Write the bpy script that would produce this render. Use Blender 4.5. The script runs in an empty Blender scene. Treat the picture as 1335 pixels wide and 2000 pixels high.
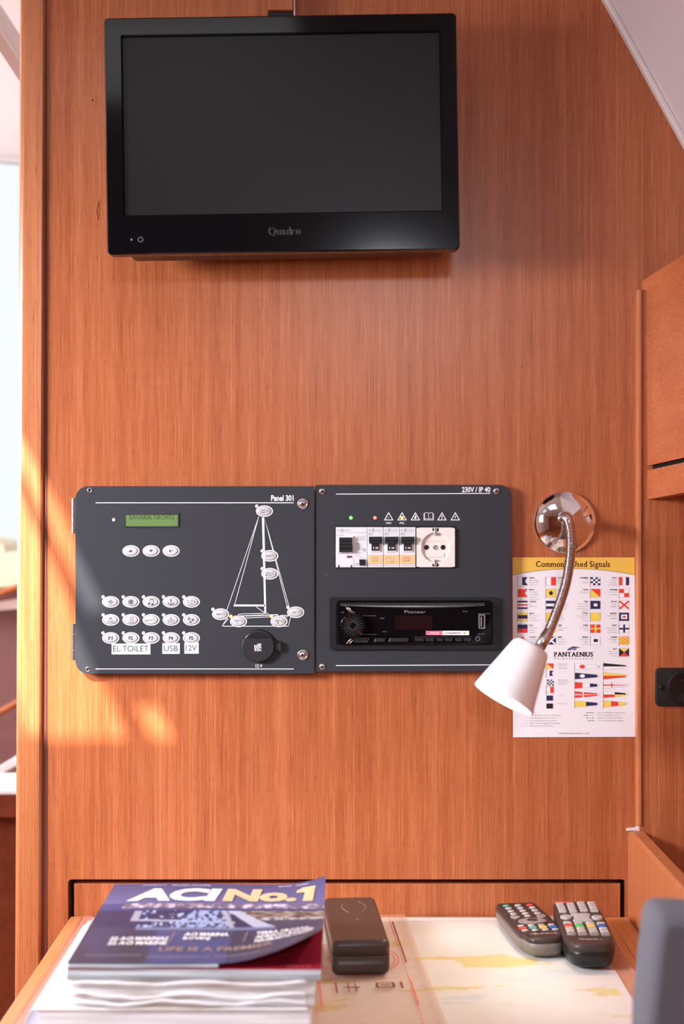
import bpy, bmesh, math, random
from mathutils import Vector, Matrix, noise

C = bpy.context.scene.collection
scene = bpy.context.scene

# ------------------------------------------------------------------ camera, light, exposure
D = 1.634            # camera distance from the bulkhead (y = 0)
ZC = 1.20            # lens height above the cabin sole
FPX = 2000 * 50.0 / 36.0
cam_data = bpy.data.cameras.new('camera')
cam_data.sensor_fit = 'VERTICAL'; cam_data.sensor_height = 36; cam_data.sensor_width = 24
cam_data.lens = 50; cam_data.clip_start = 0.02
cam_data.dof.use_dof = True; cam_data.dof.focus_distance = D - 0.01; cam_data.dof.aperture_fstop = 4.2
cam = bpy.data.objects.new('camera', cam_data); C.objects.link(cam)
cam.location = (0, -D, ZC); cam.rotation_euler = (math.pi / 2, 0, 0)
scene.camera = cam
scene.view_settings.view_transform = 'Standard'
scene.view_settings.look = 'None'
scene.view_settings.gamma = 1.0
scene.view_settings.use_curve_mapping = False
scene.view_settings.exposure = -0.08

world = bpy.data.worlds.new('sky'); scene.world = world; world.use_nodes = True
bg = world.node_tree.nodes['Background']
bg.inputs[0].default_value = (0.90, 0.95, 1.0, 1); bg.inputs[1].default_value = 1.1

SUN = Vector((-0.50, -1.0, 0.80))          # towards the sun
def lamp(name, kind, loc, energy, color, target=None, **kw):
    d = bpy.data.lights.new(name, kind); d.energy = energy; d.color = color
    for k, v in kw.items(): setattr(d, k, v)
    o = bpy.data.objects.new(name, d); C.objects.link(o); o.location = loc
    if target is not None:
        o.rotation_euler = (Vector(target) - Vector(loc)).to_track_quat('-Z', 'Y').to_euler()
    return o
lamp('sun', 'SUN', tuple(SUN * 4), 15, (1.0, 0.93, 0.83), (0, 0, 0), angle=math.radians(0.65))
# area lamps for companionway and side window daylight, plus an added overhead fill
lamp('companionway_daylight', 'AREA', (0.28, -3.10, 1.90), 6.2, (0.92, 0.95, 1.0), (-0.15, 0, 0.45), shape='RECTANGLE', size=0.42, size_y=0.16, spread=math.radians(70))
lamp('side_window_daylight', 'AREA', (-1.25, -0.85, 1.50), 9.5, (0.95, 0.93, 1.0), (-0.2, 0, 0.97), shape='RECTANGLE', size=0.45, size_y=0.3, spread=math.radians(80))
lamp('overhead_fill_light', 'AREA', (-0.30, -1.00, 1.97), 2.2, (0.95, 0.96, 1.0), (-.3, -1.0, 0), shape='RECTANGLE', size=0.45, size_y=0.45)
lamp('saloon_daylight', 'AREA', (-1.95, 0.80, 1.35), 46, (1.0, 0.98, 0.96), (-0.6, 1.0, 1.65), shape='RECTANGLE', size=0.8, size_y=0.5)

# ------------------------------------------------------------------ helpers
WL = {}
def wl(o): return WL[o.name]

class Fr:
    """flat frame parallel to the bulkhead at depth y; u, v in photo pixels at that depth, w = world Y"""
    def __init__(s, y): s.y = y; s.S = FPX / (D + y)
    def __call__(s, u, v, w=None):
        return Vector(((u - 667.5) / s.S, s.y if w is None else w, ZC - (v - 1000) / s.S))

class Mx:
    """frame from a matrix; u right, v down (or towards the viewer), w out"""
    def __init__(s, m): s.m = m
    def __call__(s, u, v, w=0): return s.m @ Vector((u, v, w))

def loc_fr(S):                       # local pixel frame for copied wall parts
    return lambda u, v, w=0: Vector((u / S, w, -v / S))

def ell(cx, cy, rx, ry=None, n=32, a0=0):
    ry = rx if ry is None else ry
    return [(cx + rx * math.cos(a0 + 2 * math.pi * i / n), cy + ry * math.sin(a0 + 2 * math.pi * i / n)) for i in range(n)]
def rrect(x0, y0, x1, y1, r, n=5):
    if not isinstance(r, (tuple, list)): r = (r,) * 4      # tl tr br bl
    out = []
    for (cx, cy, a, rr) in ((x0 + r[0], y0 + r[0], math.pi, r[0]), (x1 - r[1], y0 + r[1], 1.5 * math.pi, r[1]),
                            (x1 - r[2], y1 - r[2], 0, r[2]), (x0 + r[3], y1 - r[3], .5 * math.pi, r[3])):
        if rr <= 0: out.append((cx, cy)); continue
        for i in range(n + 1):
            t = a + i / n * math.pi / 2
            out.append((cx + rr * math.cos(t), cy + rr * math.sin(t)))
    return out
def rect(x0, y0, x1, y1): return [(x0, y0), (x1, y0), (x1, y1), (x0, y1)]
def inset(poly, d):
    n = len(poly); A = sum(poly[i][0] * poly[(i + 1) % n][1] - poly[(i + 1) % n][0] * poly[i][1] for i in range(n))
    s = 1 if A > 0 else -1; out = []
    for i in range(n):
        p0, p1, p2 = Vector(poly[i - 1]), Vector(poly[i]), Vector(poly[(i + 1) % n])
        e1 = (p1 - p0); e2 = (p2 - p1)
        if e1.length < 1e-9 or e2.length < 1e-9: out.append(tuple(p1)); continue
        e1.normalize(); e2.normalize()
        n1 = Vector((-e1.y, e1.x)) * s; n2 = Vector((-e2.y, e2.x)) * s
        b = n1 + n2
        if b.length < 1e-6: b = n1
        b.normalize(); k = d / max(0.35, b.dot(n1))
        out.append((p1.x + b.x * k, p1.y + b.y * k))
    return out

class M:
    def __init__(s): s.v = []; s.f = []; s.mi = []; s.sm = []; s.closed = True; s.col = None
    def add(s, vs, fs, mat=0, smooth=False):
        b = len(s.v); s.v += [Vector(x) for x in vs]
        for f in fs: s.f.append(tuple(b + i for i in f)); s.mi.append(mat); s.sm.append(smooth)
    def rings(s, rings, mat=0, cap0=True, cap1=True, smooth=False, loop=True):
        n = len(rings[0]); vs = [p for r in rings for p in r]; fs = []
        for k in range(len(rings) - 1):
            for i in range(n if loop else n - 1):
                j = (i + 1) % n; fs.append((k * n + i, k * n + j, (k + 1) * n + j, (k + 1) * n + i))
        s.add(vs, fs, mat, smooth)
        b = len(s.v) - len(vs)
        if cap0: s.f.append(tuple(b + i for i in range(n))); s.mi.append(mat); s.sm.append(False)
        if cap1: s.f.append(tuple(b + (len(rings) - 1) * n + i for i in range(n))); s.mi.append(mat); s.sm.append(False)
    def prism(s, f, poly, w0, w1, ch=0, chw=None, mat=0, smooth=False):
        chw = ch if chw is None else chw
        R = [[f(u, v, w0) for u, v in poly]]
        if ch:
            sg = 1 if w1 > w0 else -1
            R.append([f(u, v, w1 - sg * chw) for u, v in poly])
            R.append([f(u, v, w1 - sg * chw * .3) for u, v in inset(poly, ch * .3)])
            R.append([f(u, v, w1) for u, v in inset(poly, ch)])
        else: R.append([f(u, v, w1) for u, v in poly])
        s.rings(R, mat, smooth=smooth)
    def flat(s, f, poly, w, mat=0): s.add([f(u, v, w) for u, v in poly], [tuple(range(len(poly)))], mat)
    def ring(s, f, outer, inner, w, mat=0):
        n = len(outer); s.add([f(u, v, w) for u, v in outer] + [f(u, v, w) for u, v in inner],
                              [(i, (i + 1) % n, n + (i + 1) % n, n + i) for i in range(n)], mat)
    def line(s, f, pts, wd, w, mat=0, close=False):
        pts = [Vector(p) for p in pts]
        if close: pts = pts + [pts[0]]
        for a, b in zip(pts, pts[1:]):
            d = b - a
            if d.length < 1e-9: continue
            d.normalize(); nn = Vector((-d.y, d.x)) * wd / 2; e = d * wd * .25
            s.flat(f, [tuple(a - e + nn), tuple(b + e + nn), tuple(b + e - nn), tuple(a - e - nn)], w, mat)
    def box(s, a, b, mat=0):
        x0, y0, z0 = a; x1, y1, z1 = b
        s.rings([[Vector((x0, y0, z0)), Vector((x1, y0, z0)), Vector((x1, y1, z0)), Vector((x0, y1, z0))],
                 [Vector((x0, y0, z1)), Vector((x1, y0, z1)), Vector((x1, y1, z1)), Vector((x0, y1, z1))]], mat)
    def lathe(s, c, axis, prof, n=32, mat=0, smooth=True, cap0=False, cap1=False):
        axis = Vector(axis).normalized(); u = axis.orthogonal().normalized(); w = axis.cross(u); c = Vector(c); R = []
        for r, h in prof:
            R.append([c + axis * h + (u * math.cos(2 * math.pi * i / n) + w * math.sin(2 * math.pi * i / n)) * max(r, 1e-6) for i in range(n)])
        s.rings(R, mat, cap0, cap1, smooth)
    def tube(s, path, rad, n=14, mat=0, smooth=True, cap=True):
        path = [Vector(p) for p in path]; R = []; u = None
        for i, p in enumerate(path):
            t = (path[min(i + 1, len(path) - 1)] - path[max(i - 1, 0)]).normalized()
            u = t.orthogonal().normalized() if u is None else (u - t * u.dot(t)).normalized()
            w = t.cross(u); r = rad(i) if callable(rad) else rad
            R.append([p + (u * math.cos(2 * math.pi * k / n) + w * math.sin(2 * math.pi * k / n)) * r for k in range(n)])
        s.rings(R, mat, cap, cap, smooth)
    def sphere(s, c, r, mat=0, n=20, k=10, sc=(1, 1, 1)):
        R = []
        for j in range(1, k):
            a = math.pi * j / k
            R.append([Vector(c) + Vector((r * sc[0] * math.sin(a) * math.cos(2 * math.pi * i / n), r * sc[1] * math.sin(a) * math.sin(2 * math.pi * i / n), r * sc[2] * math.cos(a))) for i in range(n)])
        s.rings(R, mat, True, True, True)
    def plate_hole(s, f, outer_fn, inner, w0, w1, mat=0):
        """plate with one hole; outer_fn(angle)->(u,v), inner polygon star-shaped about the same centre"""
        n = len(inner); outer = [outer_fn(i) for i in range(n)]
        s.rings([[f(*p, w0) for p in outer], [f(*p, w1) for p in outer], [f(*p, w1) for p in inner], [f(*p, w0) for p in inner], [f(*p, w0) for p in outer]], mat, False, False)

def smoothpath(pts, n):
    pts = [Vector(p) for p in pts]; out = []
    for i in range(len(pts) - 1):
        p0 = pts[max(i - 1, 0)]; p1 = pts[i]; p2 = pts[i + 1]; p3 = pts[min(i + 2, len(pts) - 1)]
        for k in range(n):
            t = k / n
            out.append(0.5 * ((2 * p1) + (-p0 + p2) * t + (2 * p0 - 5 * p1 + 4 * p2 - p3) * t * t + (-p0 + 3 * p1 - 3 * p2 + p3) * t ** 3))
    out.append(pts[-1]); return out

def mesh_of(name, m, mats, origin=Vector((0, 0, 0)), normals=True, colors=None):
    me = bpy.data.meshes.new(name)
    me.from_pydata([tuple(v - origin) for v in m.v], [], m.f)
    for x in mats: me.materials.append(x)
    for p, mi, sm in zip(me.polygons, m.mi, m.sm): p.material_index = mi; p.use_smooth = sm
    if normals:
        b = bmesh.new(); b.from_mesh(me); bmesh.ops.recalc_face_normals(b, faces=b.faces); b.to_mesh(me); b.free()
    if colors:
        ca = me.color_attributes.new('Col', 'FLOAT_COLOR', 'POINT')
        for i, c in enumerate(colors): ca.data[i].color = (*c, 1)
    me.update(); return me

def part(name, m, mats, parent=None, loc=None, label=None, colors=None, normals=True):
    """m built in world coordinates (loc None) or around its own origin (loc given, world)"""
    if not isinstance(mats, (list, tuple)): mats = [mats]
    pl = wl(parent) if parent else Vector((0, 0, 0))
    if isinstance(m, bpy.types.Mesh): me = m; L = Vector(loc)
    elif loc is None: L = Vector(pl); me = mesh_of(name, m, mats, L, normals, colors)
    else: L = Vector(loc); me = mesh_of(name, m, mats, Vector((0, 0, 0)), normals, colors)
    o = bpy.data.objects.new(name, me); C.objects.link(o)
    WL[o.name] = L
    if parent: o.parent = parent; o.location = L - pl
    else: o.location = L
    if label: o['label'] = label
    return o

def thing(name, label, cat, loc, group=None):
    o = bpy.data.objects.new(name, None); C.objects.link(o); o.location = loc; o.empty_display_size = .02
    o['label'] = label; o['category'] = cat
    if group: o['group'] = group
    WL[o.name] = Vector(loc); return o
def struct(name, m, mats, label=None):
    o = part(name, m, mats); o['kind'] = 'structure'
    if label: o['label'] = label
    return o

_tc = {}
def glyphs(s, bold=0.0, res=3):
    k = (s, bold, res)
    if k not in _tc:
        cu = bpy.data.curves.new('t', 'FONT'); cu.body = s; cu.offset = bold; cu.resolution_u = res
        ob = bpy.data.objects.new('t', cu)
        me = bpy.data.meshes.new_from_object(ob)
        _tc[k] = ([(v.co.x, v.co.y) for v in me.vertices], [tuple(p.vertices) for p in me.polygons])
        bpy.data.objects.remove(ob); bpy.data.meshes.remove(me); bpy.data.curves.remove(cu)
    return _tc[k]
def text(m, s, f, box, w, mat=0, bold=0.0, shear=0.0, res=3, rot=0, keep=None):
    """fit the text's own bounds in box (u0, v0, u1, v1), v growing downwards. rot=90: reads downwards"""
    vs, fs = glyphs(s, bold, res)
    if not vs: return
    x0 = min(v[0] for v in vs); x1 = max(v[0] for v in vs); y0 = min(v[1] for v in vs); y1 = max(v[1] for v in vs)
    u0, v0, u1, v1 = box; out = []
    for x, y in vs:
        a = (x - x0) / (x1 - x0); b = (y - y0) / (y1 - y0)
        if rot == 90: out.append((u0 + (u1 - u0) * b, v0 + (v1 - v0) * a))
        elif rot == -90: out.append((u1 - (u1 - u0) * b, v1 - (v1 - v0) * a))
        else: out.append((u0 + (u1 - u0) * a + shear * b * (v1 - v0), v1 - (v1 - v0) * b))
    m.add([f(u, v, w(u, v) if callable(w) else w) for u, v in out], fs, mat)

SER = {'P': 'b0 t0', 'A': 'b0 b1', 'N': 'b0 t0 t1', 'T': 'b5', 'E': 'b0 t0', 'I': 'b5 t5', 'U': 't0 t1', 'u': 't0 b1', 'a': 'b1', 'd': 'b1 t1',
       'r': 'b0 t0', 'm': 'b0 b5 b1 t0', 'n': 'b0 b1 t0', 'l': 'b5 t5', 'y': 't0 t1', 'i': 'b5'}
def serif(m, s, f, box, w, mat=0, fat=0.035, sh=.11, st=.032):
    """Roman lettering: heavy stems, thin bars and slab feet"""
    pen = 0; V = []; F = []
    for ch in s:
        if ch == ' ': pen += .30; continue
        vs, fs = glyphs(ch, 0.0, 3)
        x0 = min(v[0] for v in vs); x1 = max(v[0] for v in vs); y0 = min(v[1] for v in vs); y1 = max(v[1] for v in vs)
        for dx in (-fat, 0, fat) if fat else (0,):
            b = len(V); V += [(pen + x - x0 + dx + fat, y) for x, y in vs]; F += [tuple(b + i for i in q) for q in fs]
        wd = x1 - x0 + 2 * fat
        for t in SER.get(ch, '').split():
            fx = {'0': .045 + fat, '5': wd / 2, '1': wd - .045 - fat}[t[1]]
            yy = max(y0, 0) if t[0] == 'b' else y1 - st
            if ch == 'i' and t[0] == 't': yy = .5
            b = len(V); h = sh; V += [(pen + fx - h, yy), (pen + fx + h, yy), (pen + fx + h, yy + st), (pen + fx - h, yy + st)]; F.append((b, b + 1, b + 2, b + 3))
        pen += wd + .09
    x0 = min(v[0] for v in V); x1 = max(v[0] for v in V); y0 = min(v[1] for v in V); y1 = max(v[1] for v in V)
    u0, v0, u1, v1 = box
    m.add([f(u0 + (u1 - u0) * (x - x0) / (x1 - x0), v1 - (v1 - v0) * (y - y0) / (y1 - y0), w) for x, y in V], F, mat)

# ------------------------------------------------------------------ materials
def mat(name, col, rough=.5, metal=0, spec=.5, coat=0, emit=None, es=1, trans=0, ior=1.45, alpha=1, bump=0, bscale=400, var=0):
    m = bpy.data.materials.new(name); m.use_nodes = True; nt = m.node_tree; b = nt.nodes['Principled BSDF']
    b.inputs['Base Color'].default_value = (*col, 1); b.inputs['Roughness'].default_value = rough
    b.inputs['Metallic'].default_value = metal; b.inputs['Specular IOR Level'].default_value = spec
    b.inputs['Coat Weight'].default_value = coat; b.inputs['Coat Roughness'].default_value = .08
    b.inputs['Transmission Weight'].default_value = trans; b.inputs['IOR'].default_value = ior; b.inputs['Alpha'].default_value = alpha
    if emit: b.inputs['Emission Color'].default_value = (*emit, 1); b.inputs['Emission Strength'].default_value = es
    if bump or var:
        tc = nt.nodes.new('ShaderNodeTexCoord'); no = nt.nodes.new('ShaderNodeTexNoise'); no.inputs['Scale'].default_value = bscale
        no.inputs['Detail'].default_value = 4
        nt.links.new(tc.outputs['Object'], no.inputs['Vector'])
        if bump:
            bp = nt.nodes.new('ShaderNodeBump'); bp.inputs['Strength'].default_value = bump; bp.inputs['Distance'].default_value = .0005
            nt.links.new(no.outputs['Fac'], bp.inputs['Height']); nt.links.new(bp.outputs['Normal'], b.inputs['Normal'])
        if var:
            r = nt.nodes.new('ShaderNodeMapRange'); r.inputs['To Min'].default_value = 1 - var; r.inputs['To Max'].default_value = 1 + var
            mx = nt.nodes.new('ShaderNodeVectorMath'); mx.operation = 'SCALE'; mx.inputs[0].default_value = col
            nt.links.new(no.outputs['Fac'], r.inputs['Value']); nt.links.new(r.outputs['Result'], mx.inputs['Scale']); nt.links.new(mx.outputs['Vector'], b.inputs['Base Color'])
    return m

def wood(name, dark, mid, light, axis='Z', scale=1.0, rough=.38, pores=.6, coarse=9, spec=.5, wav=0.0, al=1.0):
    m = bpy.data.materials.new(name); m.use_nodes = True; nt = m.node_tree; N = nt.nodes; L = nt.links; b = N['Principled BSDF']
    tc = N.new('ShaderNodeTexCoord')
    def stretched(sc, along, detail=4, rg=.55):
        mp = N.new('ShaderNodeMapping'); v = [sc * scale] * 3; v['XYZ'.index(axis)] = along * scale; mp.inputs['Scale'].default_value = v
        n = N.new('ShaderNodeTexNoise'); n.inputs['Scale'].default_value = 1; n.inputs['Detail'].default_value = detail; n.inputs['Roughness'].default_value = rg
        n.inputs['Distortion'].default_value = wav
        L.new(tc.outputs['Object'], mp.inputs['Vector']); L.new(mp.outputs['Vector'], n.inputs['Vector']); return n
    n1 = stretched(1250, 16 * al, 3, .65); n2 = stretched(coarse * 9, 1.6 * al, 3); n3 = stretched(2300, 80 * al, 2, .5)
    add = N.new('ShaderNodeMath'); add.operation = 'ADD'; mul = N.new('ShaderNodeMath'); mul.operation = 'MULTIPLY'; mul.inputs[1].default_value = .40
    L.new(n2.outputs['Fac'], mul.inputs[0]); L.new(mul.outputs[0], add.inputs[0])
    mul2 = N.new('ShaderNodeMath'); mul2.operation = 'MULTIPLY'; mul2.inputs[1].default_value = .70
    L.new(n1.outputs['Fac'], mul2.inputs[0]); L.new(mul2.outputs[0], add.inputs[1])
    cr = N.new('ShaderNodeValToRGB'); e = cr.color_ramp.elements; e[0].position = .36; e[0].color = (*dark, 1); e[1].position = .76; e[1].color = (*light, 1)
    k = cr.color_ramp.elements.new(.55); k.color = (*mid, 1)
    L.new(add.outputs[0], cr.inputs['Fac'])
    pr = N.new('ShaderNodeMapRange'); pr.inputs['From Min'].default_value = .60; pr.inputs['From Max'].default_value = .72; pr.inputs['To Min'].default_value = 1; pr.inputs['To Max'].default_value = 1 - pores * .85
    L.new(n3.outputs['Fac'], pr.inputs['Value'])
    mx = N.new('ShaderNodeVectorMath'); mx.operation = 'SCALE'; L.new(cr.outputs['Color'], mx.inputs[0]); L.new(pr.outputs['Result'], mx.inputs['Scale'])
    n4 = stretched(620, 1.6, 2, .5); lr = N.new('ShaderNodeMapRange'); lr.inputs['From Min'].default_value = .58; lr.inputs['From Max'].default_value = .70; lr.inputs['To Min'].default_value = 1; lr.inputs['To Max'].default_value = 1 + pores * .62
    L.new(n4.outputs['Fac'], lr.inputs['Value']); mx2 = N.new('ShaderNodeVectorMath'); mx2.operation = 'SCALE'; L.new(mx.outputs['Vector'], mx2.inputs[0]); L.new(lr.outputs['Result'], mx2.inputs['Scale'])
    L.new(mx2.outputs['Vector'], b.inputs['Base Color'])
    b.inputs['Roughness'].default_value = rough; b.inputs['Specular IOR Level'].default_value = spec
    bp = N.new('ShaderNodeBump'); bp.inputs['Strength'].default_value = .25; bp.inputs['Distance'].default_value = .0003
    L.new(add.outputs[0], bp.inputs['Height']); L.new(bp.outputs['Normal'], b.inputs['Normal'])
    return m

def colmat(name, rough=.4, spec=.5, coat=0):
    m = mat(name, (1, 1, 1), rough, spec=spec, coat=coat); nt = m.node_tree
    a = nt.nodes.new('ShaderNodeAttribute'); a.attribute_name = 'Col'
    nt.links.new(a.outputs['Color'], nt.nodes['Principled BSDF'].inputs['Base Color']); return m

def pagemat(name, a, b, sc):
    m = mat(name, a, .8); nt = m.node_tree; N = nt.nodes; L = nt.links
    tc = N.new('ShaderNodeTexCoord'); mp = N.new('ShaderNodeMapping'); mp.inputs['Scale'].default_value = (9, 9, sc)
    n = N.new('ShaderNodeTexNoise'); n.inputs['Scale'].default_value = 1; n.inputs['Detail'].default_value = 3
    cr = N.new('ShaderNodeValToRGB'); cr.color_ramp.elements[0].position = .38; cr.color_ramp.elements[0].color = (*b, 1); cr.color_ramp.elements[1].position = .58; cr.color_ramp.elements[1].color = (*a, 1)
    L.new(tc.outputs['Object'], mp.inputs['Vector']); L.new(mp.outputs['Vector'], n.inputs['Vector']); L.new(n.outputs['Fac'], cr.inputs['Fac']); L.new(cr.outputs['Color'], N['Principled BSDF'].inputs['Base Color'])
    return m

WD = ((.255, .061, .020), (.405, .117, .043), (.525, .190, .081))
W_wall = wood('veneer', *WD, 'Z', rough=.28, spec=.32)
W_post = wood('solid_timber', (.34, .105, .036), (.46, .155, .058), (.56, .215, .09), 'Z', scale=.45, rough=.3, pores=.45, coarse=5, wav=.6)
W_table = wood('table_timber', (.52, .19, .06), (.66, .27, .10), (.74, .34, .14), 'Y', scale=.6, rough=.35, pores=.25)
W_rail = wood('rail_timber', (.42, .12, .04), (.54, .18, .07), (.62, .24, .10), 'Z', scale=.9, rough=.4, pores=.25)
W_lock = wood('locker_timber', (.34, .075, .02), (.46, .12, .035), (.54, .17, .06), 'Y', scale=.5, rough=.4, pores=.3, al=.2)
W_dark = wood('dark_timber', (.10, .02, .01), (.18, .04, .015), (.26, .06, .03), 'Y', scale=.6, rough=.3, pores=.3)
K_black = mat('black', (.004, .004, .004), .6)
K_cavity = mat('cavity', (.004, .003, .003), .9)
K_gloss = mat('piano_black', (.003, .003, .004), .10, spec=.22)
K_screen = mat('lcd_screen_glass', (.008, .008, .009), .36, spec=.25)
K_rubber = mat('black_rubber', (.012, .012, .014), .55, bump=.1)
K_plast = mat('black_plastic', (.010, .010, .012), .35)
K_panel = mat('anthracite_panel', (.033, .035, .043), .5, spec=.28, bump=.08, bscale=2500)
K_white = mat('white_print', (.9, .9, .92), .5)
K_key = mat('silver_key', (.54, .54, .56), .4)
K_ink = mat('ink', (.012, .012, .014), .6)
K_grey = mat('grey_print', (.16, .16, .17), .6)
K_chrome = mat('chrome', (.80, .78, .78), .06, metal=1)
K_steel = mat('steel', (.62, .60, .60), .25, metal=1)
K_neck = mat('gooseneck_steel', (.55, .50, .49), .16, metal=1)
K_lcd = mat('green_display', (.11, .20, .06), .35, emit=(.10, .22, .05), es=.15)
K_ledw = mat('white_indicator', (.85, .85, .85), .3)
K_ledg = mat('green_indicator', (.2, .9, .2), .3, emit=(.15, 1, .08), es=1.4)
K_ledr = mat('red_indicator', (.9, .25, .15), .3, emit=(1, .18, .08), es=1.3)
K_ledo = mat('orange_indicator', (.9, .5, .2), .3, emit=(1, .34, .12), es=1.3)
K_wplast = mat('white_plastic', (.84, .84, .85), .35)
K_gplast = mat('pale_grey_plastic', (.72, .73, .77), .4)
K_cream = mat('cream_socket', (.80, .75, .70), .3)
K_lab = mat('orange_label', (.86, .53, .28), .6)
K_red = mat('red_print', (.80, .05, .035), .5)
K_navy = mat('navy_print', (.018, .022, .09), .5)
K_yel = mat('yellow_print', (.88, .66, .10), .5)
K_gold = mat('gold_print', (.83, .51, .08), .45)
K_orange = mat('orange_print', (.85, .30, .04), .5)
K_paper = mat('poster_paper', (.86, .85, .89), .32)
K_pink = mat('pink_print', (.75, .15, .25), .4)
K_shade = mat('white_shade', (.92, .92, .95), .16, coat=.4)
K_bulb = mat('lit_bulb', (1, 1, 1), .5, emit=(1, .90, .76), es=30)
K_head = mat('headliner', (.74, .67, .70), .7, bump=.15, bscale=900)
K_bead = mat('headliner_bead', (.75, .68, .66), .4)
K_suede = mat('grey_suede', (.16, .165, .20), .95, bump=.3, bscale=500, var=.0)
K_clear = mat('clear_sheet', (1, .93, .92), .08, alpha=.16)
K_pinkedge = mat('pink_clear_edge', (.90, .42, .36), .2, alpha=.40)
K_plot = mat('plotter_acrylic', (.98, .62, .42), .1, alpha=.16)
K_plotink = mat('plotter_ink', (.25, .05, .04), .5)
K_plotred = mat('plotter_red', (.75, .16, .08), .5)
K_leather = mat('brown_case', (.055, .038, .032), .34, bump=.25, bscale=600)
K_emb = mat('embossed_mark', (.20, .16, .15), .4)
K_rembody = mat('remote_charcoal', (.045, .032, .030), .38)
K_remside = mat('remote_grey_side', (.20, .17, .15), .35)
K_remkey = mat('remote_key', (.50, .46, .44), .45)
K_remtran = mat('remote_key_grey', (.30, .26, .25), .35)
K_kr = mat('key_red', (.75, .08, .05), .4); K_kg = mat('key_green', (.06, .50, .10), .4)
K_kt = mat('key_teal', (.10, .42, .36), .4); K_ky = mat('key_yellow', (.85, .60, .15), .4); K_kb = mat('key_blue', (.03, .13, .50), .4)
K_print = colmat('cover_print', .45, spec=.25); K_chart = colmat('chart_print', .55)
K_pages = pagemat('magazine_pages', (.60, .65, .69), (.32, .37, .41), 420)
K_pagesw = pagemat('white_pages', (.90, .90, .93), (.74, .74, .77), 260)
K_wrap = pagemat('wrapped_pages', (.92, .92, .94), (.62, .54, .47), 130)
K_redcov = mat('red_cover', (.42, .02, .045), .25)
K_wirew = mat('white_spiral', (.50, .50, .60), .3)
K_caulk = mat('sealant', (.72, .66, .64), .6, bump=.4, bscale=300)
K_saloon = mat('saloon_white', (.92, .88, .87), .6)
K_frame = mat('window_frame', (.80, .66, .60), .5)
K_cush = mat('maroon_cushion', (.22, .10, .10), .7)
K_cream2 = mat('cream_cushion', (.88, .84, .62), .8)
K_greyw = mat('blue_grey_pipe', (.30, .33, .38), .4)
K_glass = mat('window_pane', (1, 1, 1), .02, trans=1, ior=1.02)
K_gold2 = mat('magazine_gold', (.80, .55, .33), .4)
K_glint_ridge = mat('radio_highlight_ridge', (.01, .01, .012), .2, spec=1.0, coat=.5)
K_radio = mat('radio_trim', (.02, .02, .024), .3)
K_disp = mat('radio_display', (.012, .004, .005), .15)
K_radink = mat('radio_print', (.16, .16, .17), .5)
K_dim = mat('television_print', (.17, .17, .18), .4)

# ================================================================== THE SETTING
F0 = Fr(0.0)
def px0(u, v): p = F0(u, v); return p
m = M()      # bulkhead with the cut-out behind the chart table
m.prism(F0, [(40, -420), (1420, -420), (1420, 1900), (1220.5, 1900), (1220.5, 1724), (1219, 1720), (1215, 1717.5), (140, 1717.5), (135, 1719), (132.5, 1724), (132.5, 1900), (40, 1900)], .022, 0)
wall = struct('wall_back', m, W_wall)
m = M()
for (u, v, r) in ((181, 196, 1.8), (1019, 717, 1.1)): m.flat(F0, ell(u, v, r, r, 10), -.0003)
part('pin_hole', m, K_cavity, wall)
m = M(); m.tube([F0(193, 392, -.0001), F0(189, 402, -.0004), F0(188, 415, -.0004), F0(191, 430, -.0001)], .0006, 6)
m.tube([F0(193, 392, -.0001), F0(193, 408, -.0003), F0(192, 430, -.0001)], .0005, 6); part('dent', m, W_wall, wall)
m = M(); m.prism(F0, [(100, 1690), (1245, 1690), (1245, 1900), (100, 1900)], .05, .030); struct('trim_1', m, K_cavity, 'black void seen through the slot round the table board')
# left end post of the bulkhead
FP = Fr(-.008); m = M(); R = []
prof = [(83, .06), (83, -.0015), (82, -.0055), (79, -.0075), (74, -.008), (42, -.008), (37, -.007), (33, -.004), (31, .002), (31, .06)]
for v, sh in ((-420, 7), (2300, -7)): R.append([FP(u + sh, v, w) for u, w in prof])
m.rings(R, 0, smooth=False); struct('trim_2', m, W_post, 'rounded solid timber post at the left end of the bulkhead')
# strip between post and veneer, coloured dark for the groove and post shadow
m = M(); m.prism(F0, rect(80, -420, 91.5, 1900), .01, -.001); struct('trim_3', m, mat('groove_shade', (.16, .05, .035), .6), 'strip darkened for the groove and shadow beside the timber post')
# raised panel right of the bulkhead, bead on its edge
m = M(); m.prism(Fr(-.010), [(1249, 566), (1550, 566), (1550, 1900), (1249, 1900)], .0, -.010); wr = struct('wall_right', m, W_wall, 'raised veneer panel to the right of the signal poster')
m = M(); m.prism(Fr(-.012), rrect(1243.5, 565, 1252.5, 1614, (5, 3, 0, 0)), 0, -.0125, 2.2, .0013); struct('trim_4', m, W_rail, 'slim timber bead on the edge of the raised panel')
# sloping headliner and its bead
L0 = (965, -400); L1 = (1556, 673)
m = M(); m.prism(F0, [L0, L1, (1620, 673), (1620, -400)], .0, -3.4); struct('wall_hull_side', m, K_head, 'pale padded headliner sloping down to the right')
m = M(); d = 9; m.prism(F0, [L0, L1, (L1[0] - d, L1[1] + 5), (L0[0] - d, L0[1] + 5)], 0, -.010, 2, .002); struct('trim_5', m, K_bead, 'pale plastic bead along the headliner')
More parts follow.
